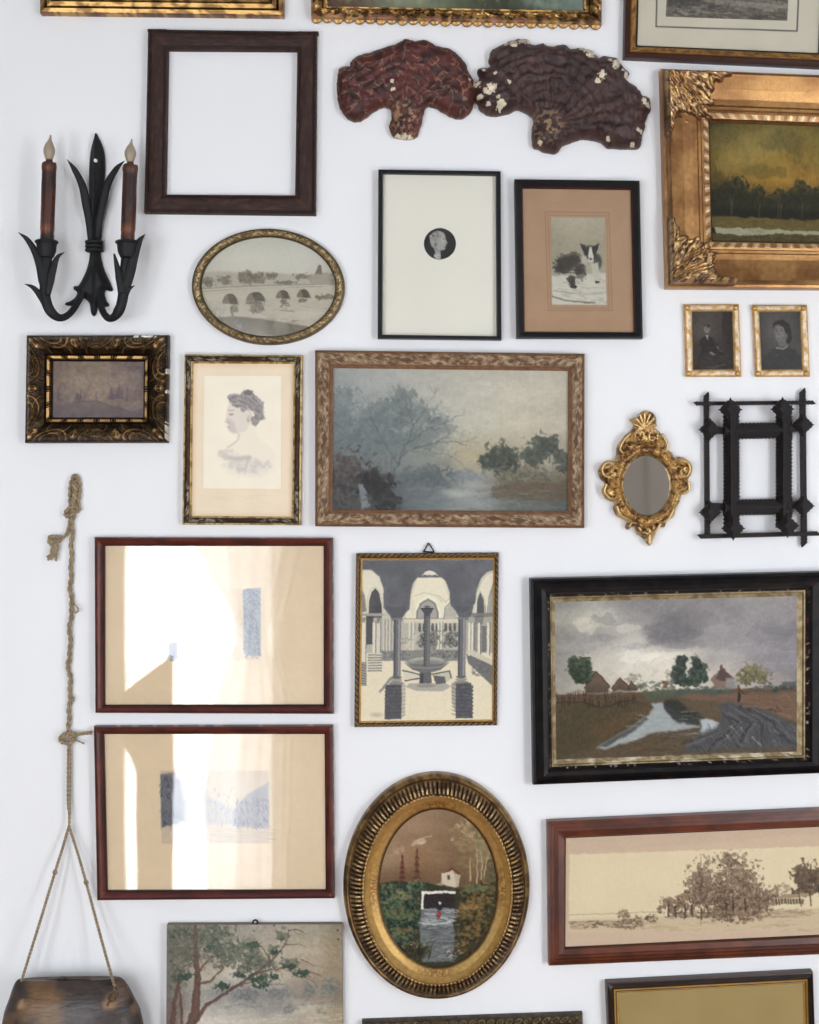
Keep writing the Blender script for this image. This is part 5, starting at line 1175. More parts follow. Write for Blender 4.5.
# --- two small tintypes
for Q, QI, nm, lab in (
    ([(682.9, 304.2), (738.8, 304), (741.4, 377), (685.5, 377.1)], [(692.3, 312), (731.9, 311.8), (733.4, 369), (693.4, 369.2)], 'seated_woman', 'tiny dark tintype of a seated woman in pale gold frame, left one of the pair'),
    ([(751.5, 304.7), (807, 304.8), (810, 377), (755, 377)], [(759.5, 312.2), (799.5, 312), (801.5, 369), (762, 369.3)], 'bust_woman', 'tiny dark tintype of a white-collared woman, pale gold frame, right of the pair')):
    t = thing('picture_frame', lab, 'picture', center(Q), 'small tintypes above the notched frame')
    def cf(g):
        n = fbm(g['s'] * .5, g['d'], 7, 3, 4); c = mix(full(g, (214, 178, 118)), (232, 214, 184), sstep(.45, .6, n) * band(g['t'], .2, .75, .03)); c = mix(c, (176, 122, 70), band(g['t'], .05, .2, .02) * .7 + (n < .4) * .4)
        return mix(c, (120, 86, 44), sstep(.9, .93, g['t']))
    ring('frame', Q, QI, [(0, .006), (.08, .010), (.25, .0105), (.5, .012), (.78, .010), (.9, .0075), (1, .006)], t, M_GILTM, colf=cf, nd=.8, step=1.2)
    for (cx, cy), (ix, iy) in zip(Q, QI):
        x, z = W(cx * .55 + ix * .45, cy * .55 + iy * .45, .011); V, F = lathe([(.0001, .0145), (.0035, .0135), (.0055, .0115), (.0062, .008)], x, 0, z, 14, 'y'); mb = MB(); mb.add(V, F, col=C3((206, 160, 74))); mb.build('corner_boss', M_GILT, t)
    picture('tintype', PICS[nm](), inset(QI, -.8, -.8, -.8, -.8), .0055, t, M_TIN, thick=.003)

# --- oval bridge photograph
def oval_picture(name, im, cx, cy, rx, ry, h, parent, m, rot=0.0, thick=.0012):
    q = [(cx-rx, cy-ry), (cx+rx, cy-ry), (cx+rx, cy+ry), (cx-rx, cy+ry)]
    return picture(name, im, q, h, parent, m, thick, mask=lambda u, v: (2*u-1)**2 + (2*v-1)**2 < 1.0)
def oval_glass(cx, cy, rx, ry, h, parent, rot=0.0, n=72, name='glass_pane', m=None, th=.002):
    P = oval_cols(cx, cy, rx, ry, h, n, rot); V = [(x, -h, z) for x, z in P] + [(x, -h + th, z) for x, z in P]
    F = [tuple(range(n))[::-1], tuple(range(n, 2*n))] + [(i, (i+1) % n, (i+1) % n + n, i + n) for i in range(n)]
    return mesh_obj(name, V, F, m or M_GLASS, parent, smooth=False)
cx, cy = 268.1, 286.5; x, z = W(cx, cy); t = thing('picture_frame', 'oval sepia photograph of an arched stone bridge in thin speckled gold frame', 'picture', (x, 0, z))
def og(g): return .0007 * band(g['t'], .25, .8) * ridg(g['s'], g['d'] * 1.2, 5, 4)
def cf(g):
    c = gold(g, (150, 126, 84), (100, 80, 50), 3, .4, .62); c = mix(c, (214, 190, 138), band(g['t'], .3, .75, .03) * sstep(.56, .66, fbm(g['s'], g['d'], 2.6, 2, 9))); return mix(mix(c, (66, 52, 34), band(g['t'], 0, .2, .03) * .7), (70, 56, 36), sstep(.85, .9, g['t']) * .8)
ring('frame', oval_cols(268.1, 286.5, 76.6, 58.1, .012, 260, .03), oval_cols(268.3, 286.7, 66.9, 49.6, .009, 260, .03), [(0, .009), (.06, .013), (.25, .014), (.5, .017), (.8, .0135), (.9, .011), (1, .009)], t, M_GILTM, orn=og, colf=cf, nd=.8, oval=True)
oval_picture('photograph', PICS['bridge'](), 268.3, 286.7, 68.5, 51, .005, t, M_PRINT)
oval_glass(268.3, 286.7, 67.5, 50, .0088, t, .03)

# --- large fluted oval
cx, cy = 436.3, 885.4; x, z = W(cx, cy); t = thing('picture_frame', 'oval painting of a weir with red figure in large fluted gold frame', 'picture', (x, 0, z))
def flt(g): return np.abs(np.sin(math.pi * g['s'] / g['L'] * 132)) ** .6
def og(g): return .0034 * band(g['t'], .2, .54, .03) * flt(g) + .0012 * band(g['t'], .52, .58, .01) * rope(g['s'], 0, 9)
def cf(g):
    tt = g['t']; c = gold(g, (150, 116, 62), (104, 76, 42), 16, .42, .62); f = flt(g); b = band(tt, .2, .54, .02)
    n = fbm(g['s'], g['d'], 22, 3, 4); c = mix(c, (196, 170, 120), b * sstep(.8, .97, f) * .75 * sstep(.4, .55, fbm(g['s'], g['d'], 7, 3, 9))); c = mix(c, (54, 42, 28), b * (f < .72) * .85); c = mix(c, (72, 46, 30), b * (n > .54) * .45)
    c = mix(c, (74, 52, 28), band(tt, .5, .53, .01) * .8 + band(tt, .13, .17, .015) * .6); c = mix(c, (226, 180, 92), band(tt, .58, .93, .02) * .95)
    n2 = ridg(g['s'], g['d'] * 1.3, 7, 8); tb = (g['s'] / g['L']); dec = sum(np.exp(-(((tb - k + .5) % 1 - .5) / .04) ** 2) for k in (0, .25, .5, .75))
    c = mix(c, (150, 104, 40), band(tt, .74, .92, .03) * (n2 > .55) * dec * .8); return mix(c, (92, 62, 28), sstep(.95, .97, tt))
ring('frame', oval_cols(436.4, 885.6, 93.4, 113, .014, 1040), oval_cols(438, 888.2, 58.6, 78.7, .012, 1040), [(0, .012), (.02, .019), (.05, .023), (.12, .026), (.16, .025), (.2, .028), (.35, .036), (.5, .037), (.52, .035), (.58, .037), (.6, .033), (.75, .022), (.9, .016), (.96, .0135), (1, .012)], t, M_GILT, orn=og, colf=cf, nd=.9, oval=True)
oval_picture('painting', PICS['weir_oval'](), 438, 888.2, 60.2, 80.3, .0105, t, M_PAINT)
oval_glass(438, 888.2, 66, 86, .006, t, name='backing_board', m=M_BACK, th=.005)

# --- two red-brown framed prints under glass
def maroon(g):
    c = mix(full(g, (92, 40, 30)), (58, 26, 24), sstep(.42, .6, fbm(g['s'], g['d'] * 3, 40, 4, 5)) * .6); c = mix(c, (66, 34, 34), (g['side'] == 2) * .4)
    c = mix(c, (196, 176, 150), (g['t'] < .07) * (fbm(g['s'], g['d'] * 0, 7, 3, 8) > .68) * .7); return mix(c, (46, 26, 24), sstep(.84, .88, g['t']))
for Q, QI, nm, lab in (
    ([(94.5, 536.8), (333.3, 537.6), (334, 714), (95.3, 713)], [(104.8, 545.9), (323.7, 546), (323.8, 704.5), (104.9, 704.8)], 'print_upper', 'beige print with blue-grey tower under reflecting glass, upper of two red-brown frames'),
    ([(93.7, 725), (333.4, 724.2), (335.2, 898.3), (97.2, 900.3)], [(104, 734), (324.6, 734), (325.7, 889.7), (107.4, 890.3)], 'print_lower', 'beige print of a faint grey street under reflecting glass, lower of two red-brown frames')):
    t = thing('picture_frame', lab, 'picture', center(Q), 'red-brown framed prints')
    ring('frame', Q, QI, [(0, .013), (.1, .018), (.35, .020), (.6, .018), (.84, .014), (.88, .0125), (1, .011)], t, M_WOOD, colf=maroon, nd=1.0)
    slab('backing_board', inset(QI, -3, -3, -3, -3), .001, .005, t, M_BACK)
    picture('print', PICS[nm](), QI, .0066, t, M_PRINT)
    glass(QI, .0105, t)

# --- cloister photograph
Q = [(356, 553.1), (498.7, 552.4), (497.1, 725.3), (354.3, 727.2)]; QI = [(362.4, 560.2), (493.4, 559.6), (492, 719.6), (360.7, 721.2)]
t = thing('picture_frame', 'grey photograph of a cloister with fountain in thin twisted gold frame', 'picture', center(Q))
def og(g): return .0014 * band(g['t'], .04, .6, .04) * rope(g['s'], g['d'] * 2, 11)
def cf(g):
    c = full(g, (82, 58, 36)); c = mix(c, (196, 168, 118), band(g['t'], .1, .58, .04) * sstep(.8, .95, rope(g['s'], g['d'] * 2, 11)) * .9); c = mix(c, (206, 160, 82), sstep(.66, .7, g['t'])); return c
ring('frame', Q, QI, [(0, .009), (.08, .013), (.3, .015), (.6, .012), (.66, .010), (.8, .0115), (1, .009)], t, M_GILTM, orn=og, colf=cf, nd=.6, step=.8)
slab('backing_board', inset(QI, -2, -2, -2, -2), .001, .005, t, M_BACK)
picture('photograph', PICS['cloister'](), QI, .0075, t, M_PRINT)
pts = [W(x / 4.55 + 340, y / 4.55 + 530, .006) for x, y in [(378, 98), (384, 92), (400, 64), (406, 64), (424, 92), (422, 100), (378, 98)]]
V, F = tube(spline([(x, -.006, z) for x, z in pts], 40), .0013, 8); mesh_obj('hanging_ring', V, F, M_WIRE, t, smooth=True)

# --- village road in black frame
Q = [(528.9, 577.7), (829, 570.6), (828.5, 772.6), (531.9, 784.7)]; QM = [(549.6, 596.8), (805.5, 590), (805.3, 757.3), (551.6, 766.8)]; QI = [(554.6, 602.2), (796.8, 596), (796.8, 751.7), (556.2, 759.8)]
t = thing('picture_frame', 'cloudy village road and stream painting in wide chipped black frame with gold lip', 'picture', center(Q))
def cf(g):
    s, d, tt = g['s'], g['d'], g['t']; c = mix(full(g, (17, 16, 19)), (30, 24, 24), sstep(.45, .65, fbm(s, d, 20, 4, 4)))
    c = mix(c, (188, 160, 134), band(tt, .88, .96, .01) * (fbm(s, d * .6, 5, 3, 12) > .68)); c = mix(c, (206, 196, 184), band(tt, .93, 1, .01) * (fbm(s, d, 4, 3, 14) > .74) * .9)
    return mix(c, (60, 24, 22), (g['side'] == 1) * band(tt, .9, 1) * (fbm(s, d * 0, 14, 3, 12) > .55) * .7)
ring('frame', Q, QM, [(0, .020), (.04, .027), (.16, .029), (.2, .024), (.3, .026), (.55, .034), (.78, .031), (.88, .023), (.94, .021), (1, .017)], t, M_BLACK, colf=cf, nd=.9, step=1.6)
def cf(g):
    c = gold(g, (168, 150, 112), (132, 112, 76), 10); c = mix(c, (120, 92, 52), band(g['t'], .3, .42, .04) * .7); return mix(c, (226, 214, 190), (g['side'] == 2) * (fbm(g['s'], g['d'], 12, 3, 3) > .6) * .7)
ring('gilt_slip', QM, QI, [(0, .016), (.2, .0165), (.35, .013), (.8, .011), (1, .010)], t, M_GILTM, colf=cf, nd=.7, step=3, back=.006)
slab('backing_board', inset(QI, -8, -6, -8, -6), .001, .005, t, M_BACK)
picture('painting', PICS['village_road'](), QI, .0095, t, M_PAINT)

# --- panorama photograph
sl = -12.0 / 273
Q = [(545.9, 818.9), (868, 804.6), (868, 951.4), (547.7, 964.8)]; QI = [(565.9, 838.2), (850, 825.5), (850, 933.3), (565.3, 947)]
t = thing('picture_frame', 'long sepia panorama of trees and verandah house in red-brown frame', 'picture', center(Q))
def cf(g):
    c = mix(full(g, (98, 48, 28)), (70, 34, 22), sstep(.42, .62, fbm(g['s'], g['d'] * 2, 50, 4, 7)) * .7); 
    for k in (.18, .38, .58): c = mix(c, (50, 24, 20), band(g['t'], k - .01, k + .012, .008) * .5)
    return mix(c, (46, 34, 28), sstep(.95, .97, g['t']))
ring('frame', Q, QI, [(0, .012), (.02, .019), (.18, .020), (.19, .0185), (.38, .0195), (.39, .018), (.58, .0185), (.59, .017), (.9, .015), (.96, .011), (1, .010)], t, M_WOOD, colf=cf, nd=1.0, step=5)
slab('backing_board', inset(QI, -8, -8, -8, -8), .001, .005, t, M_BACK)
im = PICS['panorama']()
h_, w_ = im.shape[:2]; xs = np.linspace(100, 880, w_); ys = np.linspace(100, 446, h_)      # straighten: sample along the picture's own tilt
xq = np.linspace(565.9, 850, 430); yt = 838.2 + (xq - 565.9) / 284.1 * (825.5 - 838.2); yb = 947 + (xq - 565.9) / 284.1 * (933.3 - 947)
vv = np.linspace(0, 1, 165)[:, None]; Yp = yt[None] * (1 - vv) + yb[None] * vv; Xp = np.repeat(xq[None], 165, 0)
cxp = (Xp - 530) * 2.834; cyp = (Yp - 790) * 2.834
ii = np.clip(((cyp - 100) / 346 * (h_ - 1)).round().astype(int), 0, h_ - 1); jj = np.clip(((cxp - 100) / 780 * (w_ - 1)).round().astype(int), 0, w_ - 1)
picture('photograph', im[ii, jj], QI, .0085, t, M_PRINT)

# --- framed olive panel bottom right
Q = [(604.6, 979), (812.4, 968.2), (818, 1150), (612, 1160)]; QI = [(618.2, 993), (803.3, 983.4), (806, 1136), (622, 1146)]
t = thing('picture_frame', 'plain olive gold panel in black and gold frame, cut off at the bottom right', 'picture', center(Q))
def cf(g):
    c = full(g, (34, 26, 22)); c = mix(c, (74, 42, 30), band(g['t'], 0, .12, .02)); c = mix(c, (176, 132, 62), band(g['t'], .62, .78, .02)); c = mix(c, (40, 30, 20), band(g['t'], .78, .85, .02)); return mix(c, (186, 146, 74), sstep(.85, .88, g['t']))
ring('frame', Q, QI, [(0, .014), (.05, .020), (.12, .0205), (.16, .018), (.4, .021), (.6, .016), (.7, .0175), (.8, .013), (.88, .0135), (1, .010)], t, M_WOOD, colf=cf, nd=.7, step=5)
slab('backing_board', inset(QI, -6, -6, -6, -6), .001, .005, t, M_BACK)
X, Y = np.meshgrid(np.arange(300), np.arange(250)); im = np.zeros((250, 300, 3)) + C3((150, 128, 78)); im += (np.sin(X * 2.1) * np.sin(Y * 2.3) * .015)[..., None] + ((fbm(X, Y, 50, 4, 3) - .5) * .05)[..., None]
picture('panel', im, QI, .0085, t, mat('olive_fabric', attr=True, rough=.6, metal=.1))

# --- dark ornate frame, only its top edge shows
Q = [(362, 1018.4), (582.4, 1010.6), (588, 1180), (368, 1188)]; QI = [(384, 1040), (561, 1032), (566, 1160), (390, 1168)]
t = thing('picture_frame', 'dark lacy carved frame of which only the top edge shows at the bottom', 'picture', center(Q))
def og(g):
    P = g['L'] / np.round(g['L'] / 17); p = (g['s'] % P) - P / 2; r = np.hypot(p, (g['d'] - 10)); return (.003 * np.exp(-((r - 5.5) / 1.5) ** 2) + .0025 * np.exp(-(r / 2) ** 2)) * band(g['t'], .06, .9, .02) + .0015 * band(g['t'], 0, .08) * rope(g['s'], 0, 5)
def cf(g): c = full(g, (54, 44, 30)); return mix(mix(c, (150, 132, 84), sstep(.35, .8, g['o'] / .003) * .85), (92, 76, 48), (fbm(g['s'], g['d'], 6, 3, 4) > .6) * .5)
ring('frame', Q, QI, [(0, .012), (.06, .018), (.2, .020), (.8, .017), (1, .010)], t, M_GILTM, orn=og, colf=cf, nd=.7, step=.9)
slab('backing_board', inset(QI, -6, -6, -6, -6), .001, .005, t, M_BACK)
picture('painting', plain((110, 104, 86), 60, 50, .1, 3, 14), QI, .0085, t, M_PAINT)

# --- unframed canvas
Q = [(166.8, 925), (342, 924.4), (343.5, 1090), (166, 1090)]
t = thing('unframed_canvas', 'unframed canvas of a red-branched tree over a lake, bottom left', 'picture', center(Q))
def canv(q, h, th):
    A = quad_w(q, h); V = [(x, -.002, z) for x, z in A] + [(x, -h + .0012, z) for x, z in A]
    return mesh_obj('stretcher', V, [(0, 1, 2, 3), (7, 6, 5, 4)] + [((i + 1) % 4, i, i + 4, (i + 1) % 4 + 4) for i in range(4)], mat('raw_canvas_edge', (120, 108, 92), rough=.8, bump=.3), t, smooth=False)
st_ = canv(Q, .018, 0)
picture('painting', PICS['lakeside_canvas'](), Q, .0182, st_, M_PAINT)
x, z = W(255.5, 922, .010)
ang = np.linspace(0, 2 * math.pi, 22)
V, F = tube([(x + .0042 * math.cos(a), -.012, z + .0042 * math.sin(a)) for a in ang], .0016, 8, closed_ends=False)
eye = mesh_obj('screw_eye', V, F, M_WIRE, t)
V, F = lathe([(.0001, .0135), (.0018, .013), (.0018, .002)], x, 0, z, 10, 'y'); mesh_obj('nail', V, F, mat('steel_nail', (170, 165, 158), rough=.35, metal=.9), t)
# ---------------------------------------------------------------- candle sconce
def cr(x, y, k, ox, oy, h): X, Z = W(x / k + ox, y / k + oy, h); return (X, -h, Z)
sc = lambda x, y, h: cr(x, y, 4.55, 0, 120, h)
x, z = W(95, 228); t = thing('wall_sconce', 'black wrought iron two-arm candle sconce with spear-shaped leaves', 'wall sconce', (x, 0, z))
out = [(432,55),(446,78),(458,104),(469,140),(473,190),(471,260),(467,330),(461,420),(457,500),(454,548),(452,600),(458,640),(470,680),(486,715),(500,745),(508,770),(494,776),(478,770),(470,785),(478,818),(492,838),(476,847),(455,845),(441,838),(434,872),(422,889),(410,876),(402,832),(388,815),(372,806),(352,830),(322,842),(290,838),(292,830),(316,820),(336,805),(346,782),(330,766),(333,752),(349,752),(364,732),(384,690),(398,645),(404,600),(403,548),(402,480),(401,400),(400,320),(400,250),(402,190),(408,135),(419,90)]
ow = [W(a / 4.55, b / 4.55 + 120, .014) for a, b in out]
ow = closed_spline(ow, .002)
axx = W(430 / 4.55, 400 / 4.55 + 120, .014)[0]
def hf(x, z, ed, eh): return .006 + .012 * np.clip(ed / .012, 0, 1) ** .7 + .003 * np.exp(-((x - axx) / .0016) ** 2)
relief('center_leaf', ow, hf, lambda x, z, ed, h: np.zeros((len(x), 3)) + C3((34, 34, 35)), t, M_IRON, step=.0024, back=.002)
def leaf(name, pts, w, h0, h1, thin=.4, n=22, parent=t):
    P = spline(pts, n); ww = np.interp(np.linspace(0, 1, n), np.linspace(0, 1, len(w)), w) / 4.55 * S * .5
    hh = np.interp(np.linspace(0, 1, n), [0, 1], [h0, h1])
    path = [sc(P[i, 0], P[i, 1], hh[i]) for i in range(n)]
    V, F = tube(path, [(max(a, .0006), max(a * thin, .0012)) for a in ww], 12); return mesh_obj(name, V, F, M_IRON, parent, angle=0)
leaf('side_leaf', [(306,180),(340,228),(375,300),(392,380),(405,460),(412,552)], [2,26,36,40,34,24], .030, .012)
leaf('side_leaf', [(566,186),(530,222),(490,290),(468,370),(452,450),(440,552)], [2,26,36,40,34,24], .030, .012)
mb = MB()
for y in (556, 574, 592):
    P = sc(428, y, .014); pr = [(0.0165, -.0036), (.0178, -.002), (.0178, .002), (.0165, .0036)]
    for k, (r, dz) in enumerate([]): pass
    n = 24; V = []; F = []
    prof = [(.8, -.0036), (1.0, -.002), (1.0, .002), (.8, .0036)]
    for r, dz in prof:
        for a in range(n): V.append((P[0] + .0165 * r * math.cos(2*math.pi*a/n), -.013 + .0125 * r * math.sin(2*math.pi*a/n), P[2] + dz))
    for i in range(3):
        for a in range(n): F.append((i*n+a, i*n+(a+1) % n, (i+1)*n+(a+1) % n, (i+1)*n+a))
    F += [tuple(range(n))[::-1], tuple(range(3*n, 4*n))]; mb.add(V, F)
mb.build('collar', M_IRON, t)
x, z = W(435 / 4.55, 185 / 4.55 + 120, .019); V, F = lathe([(.0001, .0225), (.003, .0215), (.0032, .019), (.0032, .012)], x, 0, z, 12, 'y')
mesh_obj('screw', V, F, mat('white_screw', (225, 225, 222), rough=.4), t)['label'] = 'white screw head'
HC = .060
def arm(pts, w, name='arm'):
    n = 40; P = spline(pts, n); ww = np.interp(np.linspace(0, 1, n), np.linspace(0, 1, len(w)), w) / 4.55 * S * .5; hh = .012 + (HC - .012) * sstep(0, .55, np.linspace(0, 1, n))
    V, F = tube([sc(P[i, 0], P[i, 1], hh[i]) for i in range(n)], [(a, a * .6) for a in ww], 12); return mesh_obj(name, V, F, M_IRON, t, angle=0)
al = arm([(392,740),(362,815),(318,880),(272,900),(228,868),(206,805),(204,740),(209,670),(212,600)], [26,30,32,34,46,48,46,50,56])
ar = arm([(445,740),(455,830),(478,888),(508,902),(542,868),(560,800),(562,725),(573,660),(581,600)], [26,30,32,34,46,48,46,50,56])
leaf('arm_leaf', [(112,746),(150,762),(186,802),(220,860),(240,885)], [2,20,32,34,20], HC + .006, HC - .008)
leaf('arm_leaf', [(84,512),(122,542),(156,592),(182,655),(198,725),(210,800)], [2,22,32,42,50,30], HC + .008, HC)
leaf('arm_leaf', [(293,602),(262,624),(242,675),(228,735),(216,800)], [2,20,34,38,26], HC + .010, HC + .004)
leaf('arm_leaf', [(612,754),(584,772),(562,812),(532,868),(516,890)], [2,24,34,34,20], HC + .006, HC - .008)
leaf('arm_leaf', [(660,520),(634,552),(612,610),(592,680),(576,740),(560,800)], [3,28,42,52,50,30], HC + .008, HC)
leaf('arm_leaf', [(519,608),(530,655),(542,715),(552,790)], [8,22,34,30], HC + .010, HC + .004)
M_WAX = mat('dark_beeswax', attr=True, rough=.36, bump=.4, bscale=120, spec=.5)
M_BULB = bpy.data.materials.new('frosted_bulb'); M_BULB.use_nodes = True
b_ = M_BULB.node_tree.nodes['Principled BSDF']; b_.inputs['Base Color'].default_value = (*lin(C3((158, 142, 122))), 1); b_.inputs['Roughness'].default_value = .3; b_.inputs['Subsurface Weight'].default_value = .2; b_.inputs['Subsurface Radius'].default_value = (.01, .008, .006)
k = S / 4.55 * (DIST - HC) / DIST
for ux, uy, w_, side in ((212, 558, 52, 'left'), (582, 560, 56, 'right')):
    P = sc(ux, uy, HC); r = w_ * k
    prof = [(.3, -76*k), (r*.62, -66*k), (r*.82, -40*k), (r*.86, -16*k), (r*.9, -6*k), (r*1.02, 0), (r*1.02, 6*k), (r*.9, 10*k), (r*.74, 8*k), (r*.72, -30*k), (.0001, -34*k)]
    prof[0] = (.0001, -78*k)
    V, F = lathe(prof, P[0], -HC, P[2], 28); mesh_obj('candle_cup', V, F, M_IRON, t)
def candle(bx, by, tx, ty, r, tipx, tipy, bulbx, bulby, lab):
    B = np.array(sc(bx, by, HC)); T = np.array(sc(tx, ty, HC)); o = thing('led_candle', lab, 'candle', (B[0], B[1], B[2]), 'candles in the wall sconce')
    n = 30; ns = 28; V = []; F = []; C = []
    for i in range(n):
        u = i / (n - 1); c = B + (T - B) * u
        for a in range(ns):
            th = 2 * math.pi * a / ns; rr = r * k * (1 + .05 * (fbm(np.array([a * .9 + 3]), np.array([u * 9.0]), 2, 3, int(bx))[0] - .5) * 2 + (.07 if .93 < u < .985 else 0) - (.06 if .1 < u < .115 else 0) - (.04 if u < .08 else 0))
            V.append((c[0] + rr * math.cos(th), c[1] + rr * math.sin(th), c[2] + (.0006 * math.sin(th * 3 + 1) if i == n - 1 else 0)))
            nn = fbm(np.array([a * 1.0 + bx]), np.array([u * 24.0]), 6, 4, 5)[0]; c0 = C3((70, 34, 22)) * (1 - np.clip((nn - .4) * 4, 0, 1)) + C3((40, 22, 17)) * np.clip((nn - .4) * 4, 0, 1)
            hot = max(0, 1 - abs(u - .14) / .1) * (.5 + .5 * math.cos(th + 1.9)) + max(0, 1 - abs(u - .93) / .07) * .6; C.append(np.clip(c0 * (1 - .6 * min(1, hot)) + C3((150, 84, 38)) * .6 * min(1, hot), 0, 1))
    for i in range(n - 1):
        for a in range(ns): F.append((i*ns+a, i*ns+(a+1) % ns, (i+1)*ns+(a+1) % ns, (i+1)*ns+a))
    F += [tuple(range(ns))[::-1], tuple(range((n-1)*ns, n*ns))]
    mesh_obj('candle_body', V, F, M_WAX, o, colors=np.array(C), angle=60)
    V, F = lathe([(.0001, -4*k), (14*k, -3*k), (16*k, 6*k), (15*k, 16*k), (12*k, 20*k), (.0001, 20*k)], T[0], T[1], T[2], 20); mesh_obj('candle_neck', V, F, mat('dark_wax', (66, 34, 26), rough=.4), o)
    top = np.array(sc(tipx, tipy, HC)); base = T + np.array([0, 0, 14 * k]); m = 20; path = [base + (top - base) * i / (m - 1) + np.array([math.sin(i / (m - 1) * 3.1) * -.0012, 0, 0]) for i in range(m)]
    rs = np.interp(np.linspace(0, 1, m), [0, .12, .3, .45, .62, .78, .9, 1], [15, 20, 26, 26, 19, 9, 4.5, 3.5]) * k; V, F = tube(path, list(rs), 20); mesh_obj('flame_bulb', V, F, M_BULB, o, angle=0)['label'] = 'cream flame-shaped bulb'
candle(214, 548, 224, 196, 32, 231, 68, 224, 130, 'dark brown wax candle with cream flame bulb, left arm of the sconce')
candle(581, 548, 593, 206, 33, 600, 87, 595, 150, 'dark brown wax candle with cream flame bulb, right arm of the sconce')

# ---------------------------------------------------------------- bracket fungi
M_FUNG = mat('lacquered_fungus', attr=True, rough=.5, bump=.6, bscale=220, spec=.4, noise=.3, nscale=90)
def fungus(name, pts, stem, k, ox, oy, lab, dark, red, chips, hmax, seed):
    ow = closed_spline([W(a / k + ox, b / k + oy, .02) for a, b in pts], .002); c = np.array([W(a / k + ox, b / k + oy) for a, b in pts]).mean(0)
    sx, sz = W(stem[0] / k + ox, stem[1] / k + oy, .02)
    rng = ow + np.array([(fbm(ow[:, 0] * 1000, ow[:, 1] * 1000, 7, 3, seed) - .5) * .004, (fbm(ow[:, 0] * 1000 + 50, ow[:, 1] * 1000, 7, 3, seed + 1) - .5) * .004]).T
    rk = .75 if hmax < .02 else 1.35
    def fld(x, z):
        r = np.hypot(x - sx, z - sz) * 1000; th = np.arctan2(z - sz, x - sx); w = fbm(x * 1000, z * 1000, 26, 4, seed)
        return r, th, w
    def hf(x, z, ed, eh):
        r, th, w = fld(x, z); e = np.clip(ed / .022, 0, 1)
        return .012 + hmax * (1 - (1 - e) ** 2) + rk * (.0009 * np.sin(r / 2.6 + w * 8) + .0011 * np.sin(th * 30 + w * 6) * sstep(8, 40, r) + .006 * (fbm(x * 1000, z * 1000, 24, 3, seed + 3) - .5)) * e - .004 * (1 - sstep(0, 35, r))
    def colf(x, z, ed, h):
        r, th, w = fld(x, z); c = np.zeros((len(x), 3)) + C3(dark); n = fbm(x * 1000, z * 1000, 14, 4, seed + 5)
        kk = sstep(.42, .62, n)[:, None]; c = c * (1 - kk) + C3(red) * kk
        v = (np.abs(np.sin(th * 13 + w * 7)) > .982) | (np.abs(np.sin(r / 7.5 + w * 5)) > .988); m = (v & (fbm(x * 1000, z * 1000, 9, 3, seed + 7) > .46)) * (.6 if hmax < .02 else .18); m = np.asarray(m, float)[:, None]
        c = c * (1 - m) + C3((156, 122, 94)) * m
        b = ((1 - sstep(14, 46, r)) * sstep(.5, .62, fbm(x * 1000, z * 1000, 5, 3, seed + 8)))[:, None] * .75; c = c * (1 - b) + C3((170, 138, 104)) * b
        e = ((1 - sstep(.001, .006, ed)) * .5)[:, None]; c = c * (1 - e) + C3((96, 68, 46)) * e
        for cx, cy, rr in chips:
            X, Z = W(cx / k + ox, cy / k + oy, .02); dd = np.hypot(x - X, z - Z) / (rr / k * S); ang = fbm(x * 1000, z * 1000, 3.5, 3, seed + 9)
            mm = (dd < .15 + ang * 1.15).astype(float)[:, None]; c = c * (1 - mm) + C3((214, 202, 178)) * mm
        return c
    x, z = c; t_ = relief(name, rng, hf, colf, None, M_FUNG, step=.0015, back=0.0, angle=0)
    me = t_.data; off = Vector((float(x), 0, float(z))); me.transform(Matrix.Translation(-off)); t_.location = off
    tag(t_, lab, 'dried fungus', 'dried bracket fungi'); return t_
fungus('bracket_fungus', [(84,172),(83,200),(90,240),(110,266),(138,270),(163,252),(190,240),(205,245),(208,262),(203,280),(206,300),(222,312),(250,313),(268,302),(276,278),(280,258),(287,240),(306,240),(326,250),(345,262),(370,265),(390,248),(398,215),(396,185),(384,160),(376,140),(360,122),(340,108),(310,100),(288,88),(262,90),(240,86),(218,97),(190,104),(165,114),(140,120),(115,135),(112,147),(96,149),(86,158)],
       (235, 262), 2.275, 300, 0, 'smooth dark red bracket fungus with pale cracks and cut stem, left of the pair', (84, 38, 34), (58, 28, 27), [(237, 311, 10), (224, 310, 8), (250, 312, 8), (209, 188, 6), (212, 205, 6), (386, 181, 4)], .016, 21)
fungus('bracket_fungus', [(393,190),(396,212),(404,232),(415,250),(440,260),(470,255),(495,246),(520,254),(532,270),(528,300),(532,330),(550,338),(572,345),(588,343),(600,328),(625,318),(645,312),(675,316),(690,322),(702,332),(740,334),(774,332),(782,300),(790,270),(799,245),(796,222),(780,212),(766,192),(746,180),(750,165),(738,150),(722,130),(695,124),(680,128),(668,112),(640,106),(620,108),(600,98),(575,102),(552,96),(530,98),(520,86),(492,86),(460,100),(436,112),(430,132),(432,148),(405,156),(408,175)],
       (560, 290), 2.275, 300, 0, 'wrinkled dark brown bracket fungus with cream chipped rim, right of the pair', (66, 44, 42), (50, 33, 32), [(402,192,12),(435,205,14),(422,212,10),(455,242,14),(430,240,8),(487,100,14),(505,95,12),(520,94,8),(655,115,12),(660,128,10),(718,150,12),(724,143,9),(684,176,12),(674,188,9),(742,172,9),(782,232,11), (418,160,7), (410,222,8), (470,100,8), (640,112,7), (668,118,8), (705,138,7), (735,160,6), (450,225,6), (776,300,6), (756,330,6), (400,178,7), (535,96,5),(792,240,8),(700,318,7),(768,298,7),(475,192,6),(444,170,5),(545,325,8)], .022, 44)

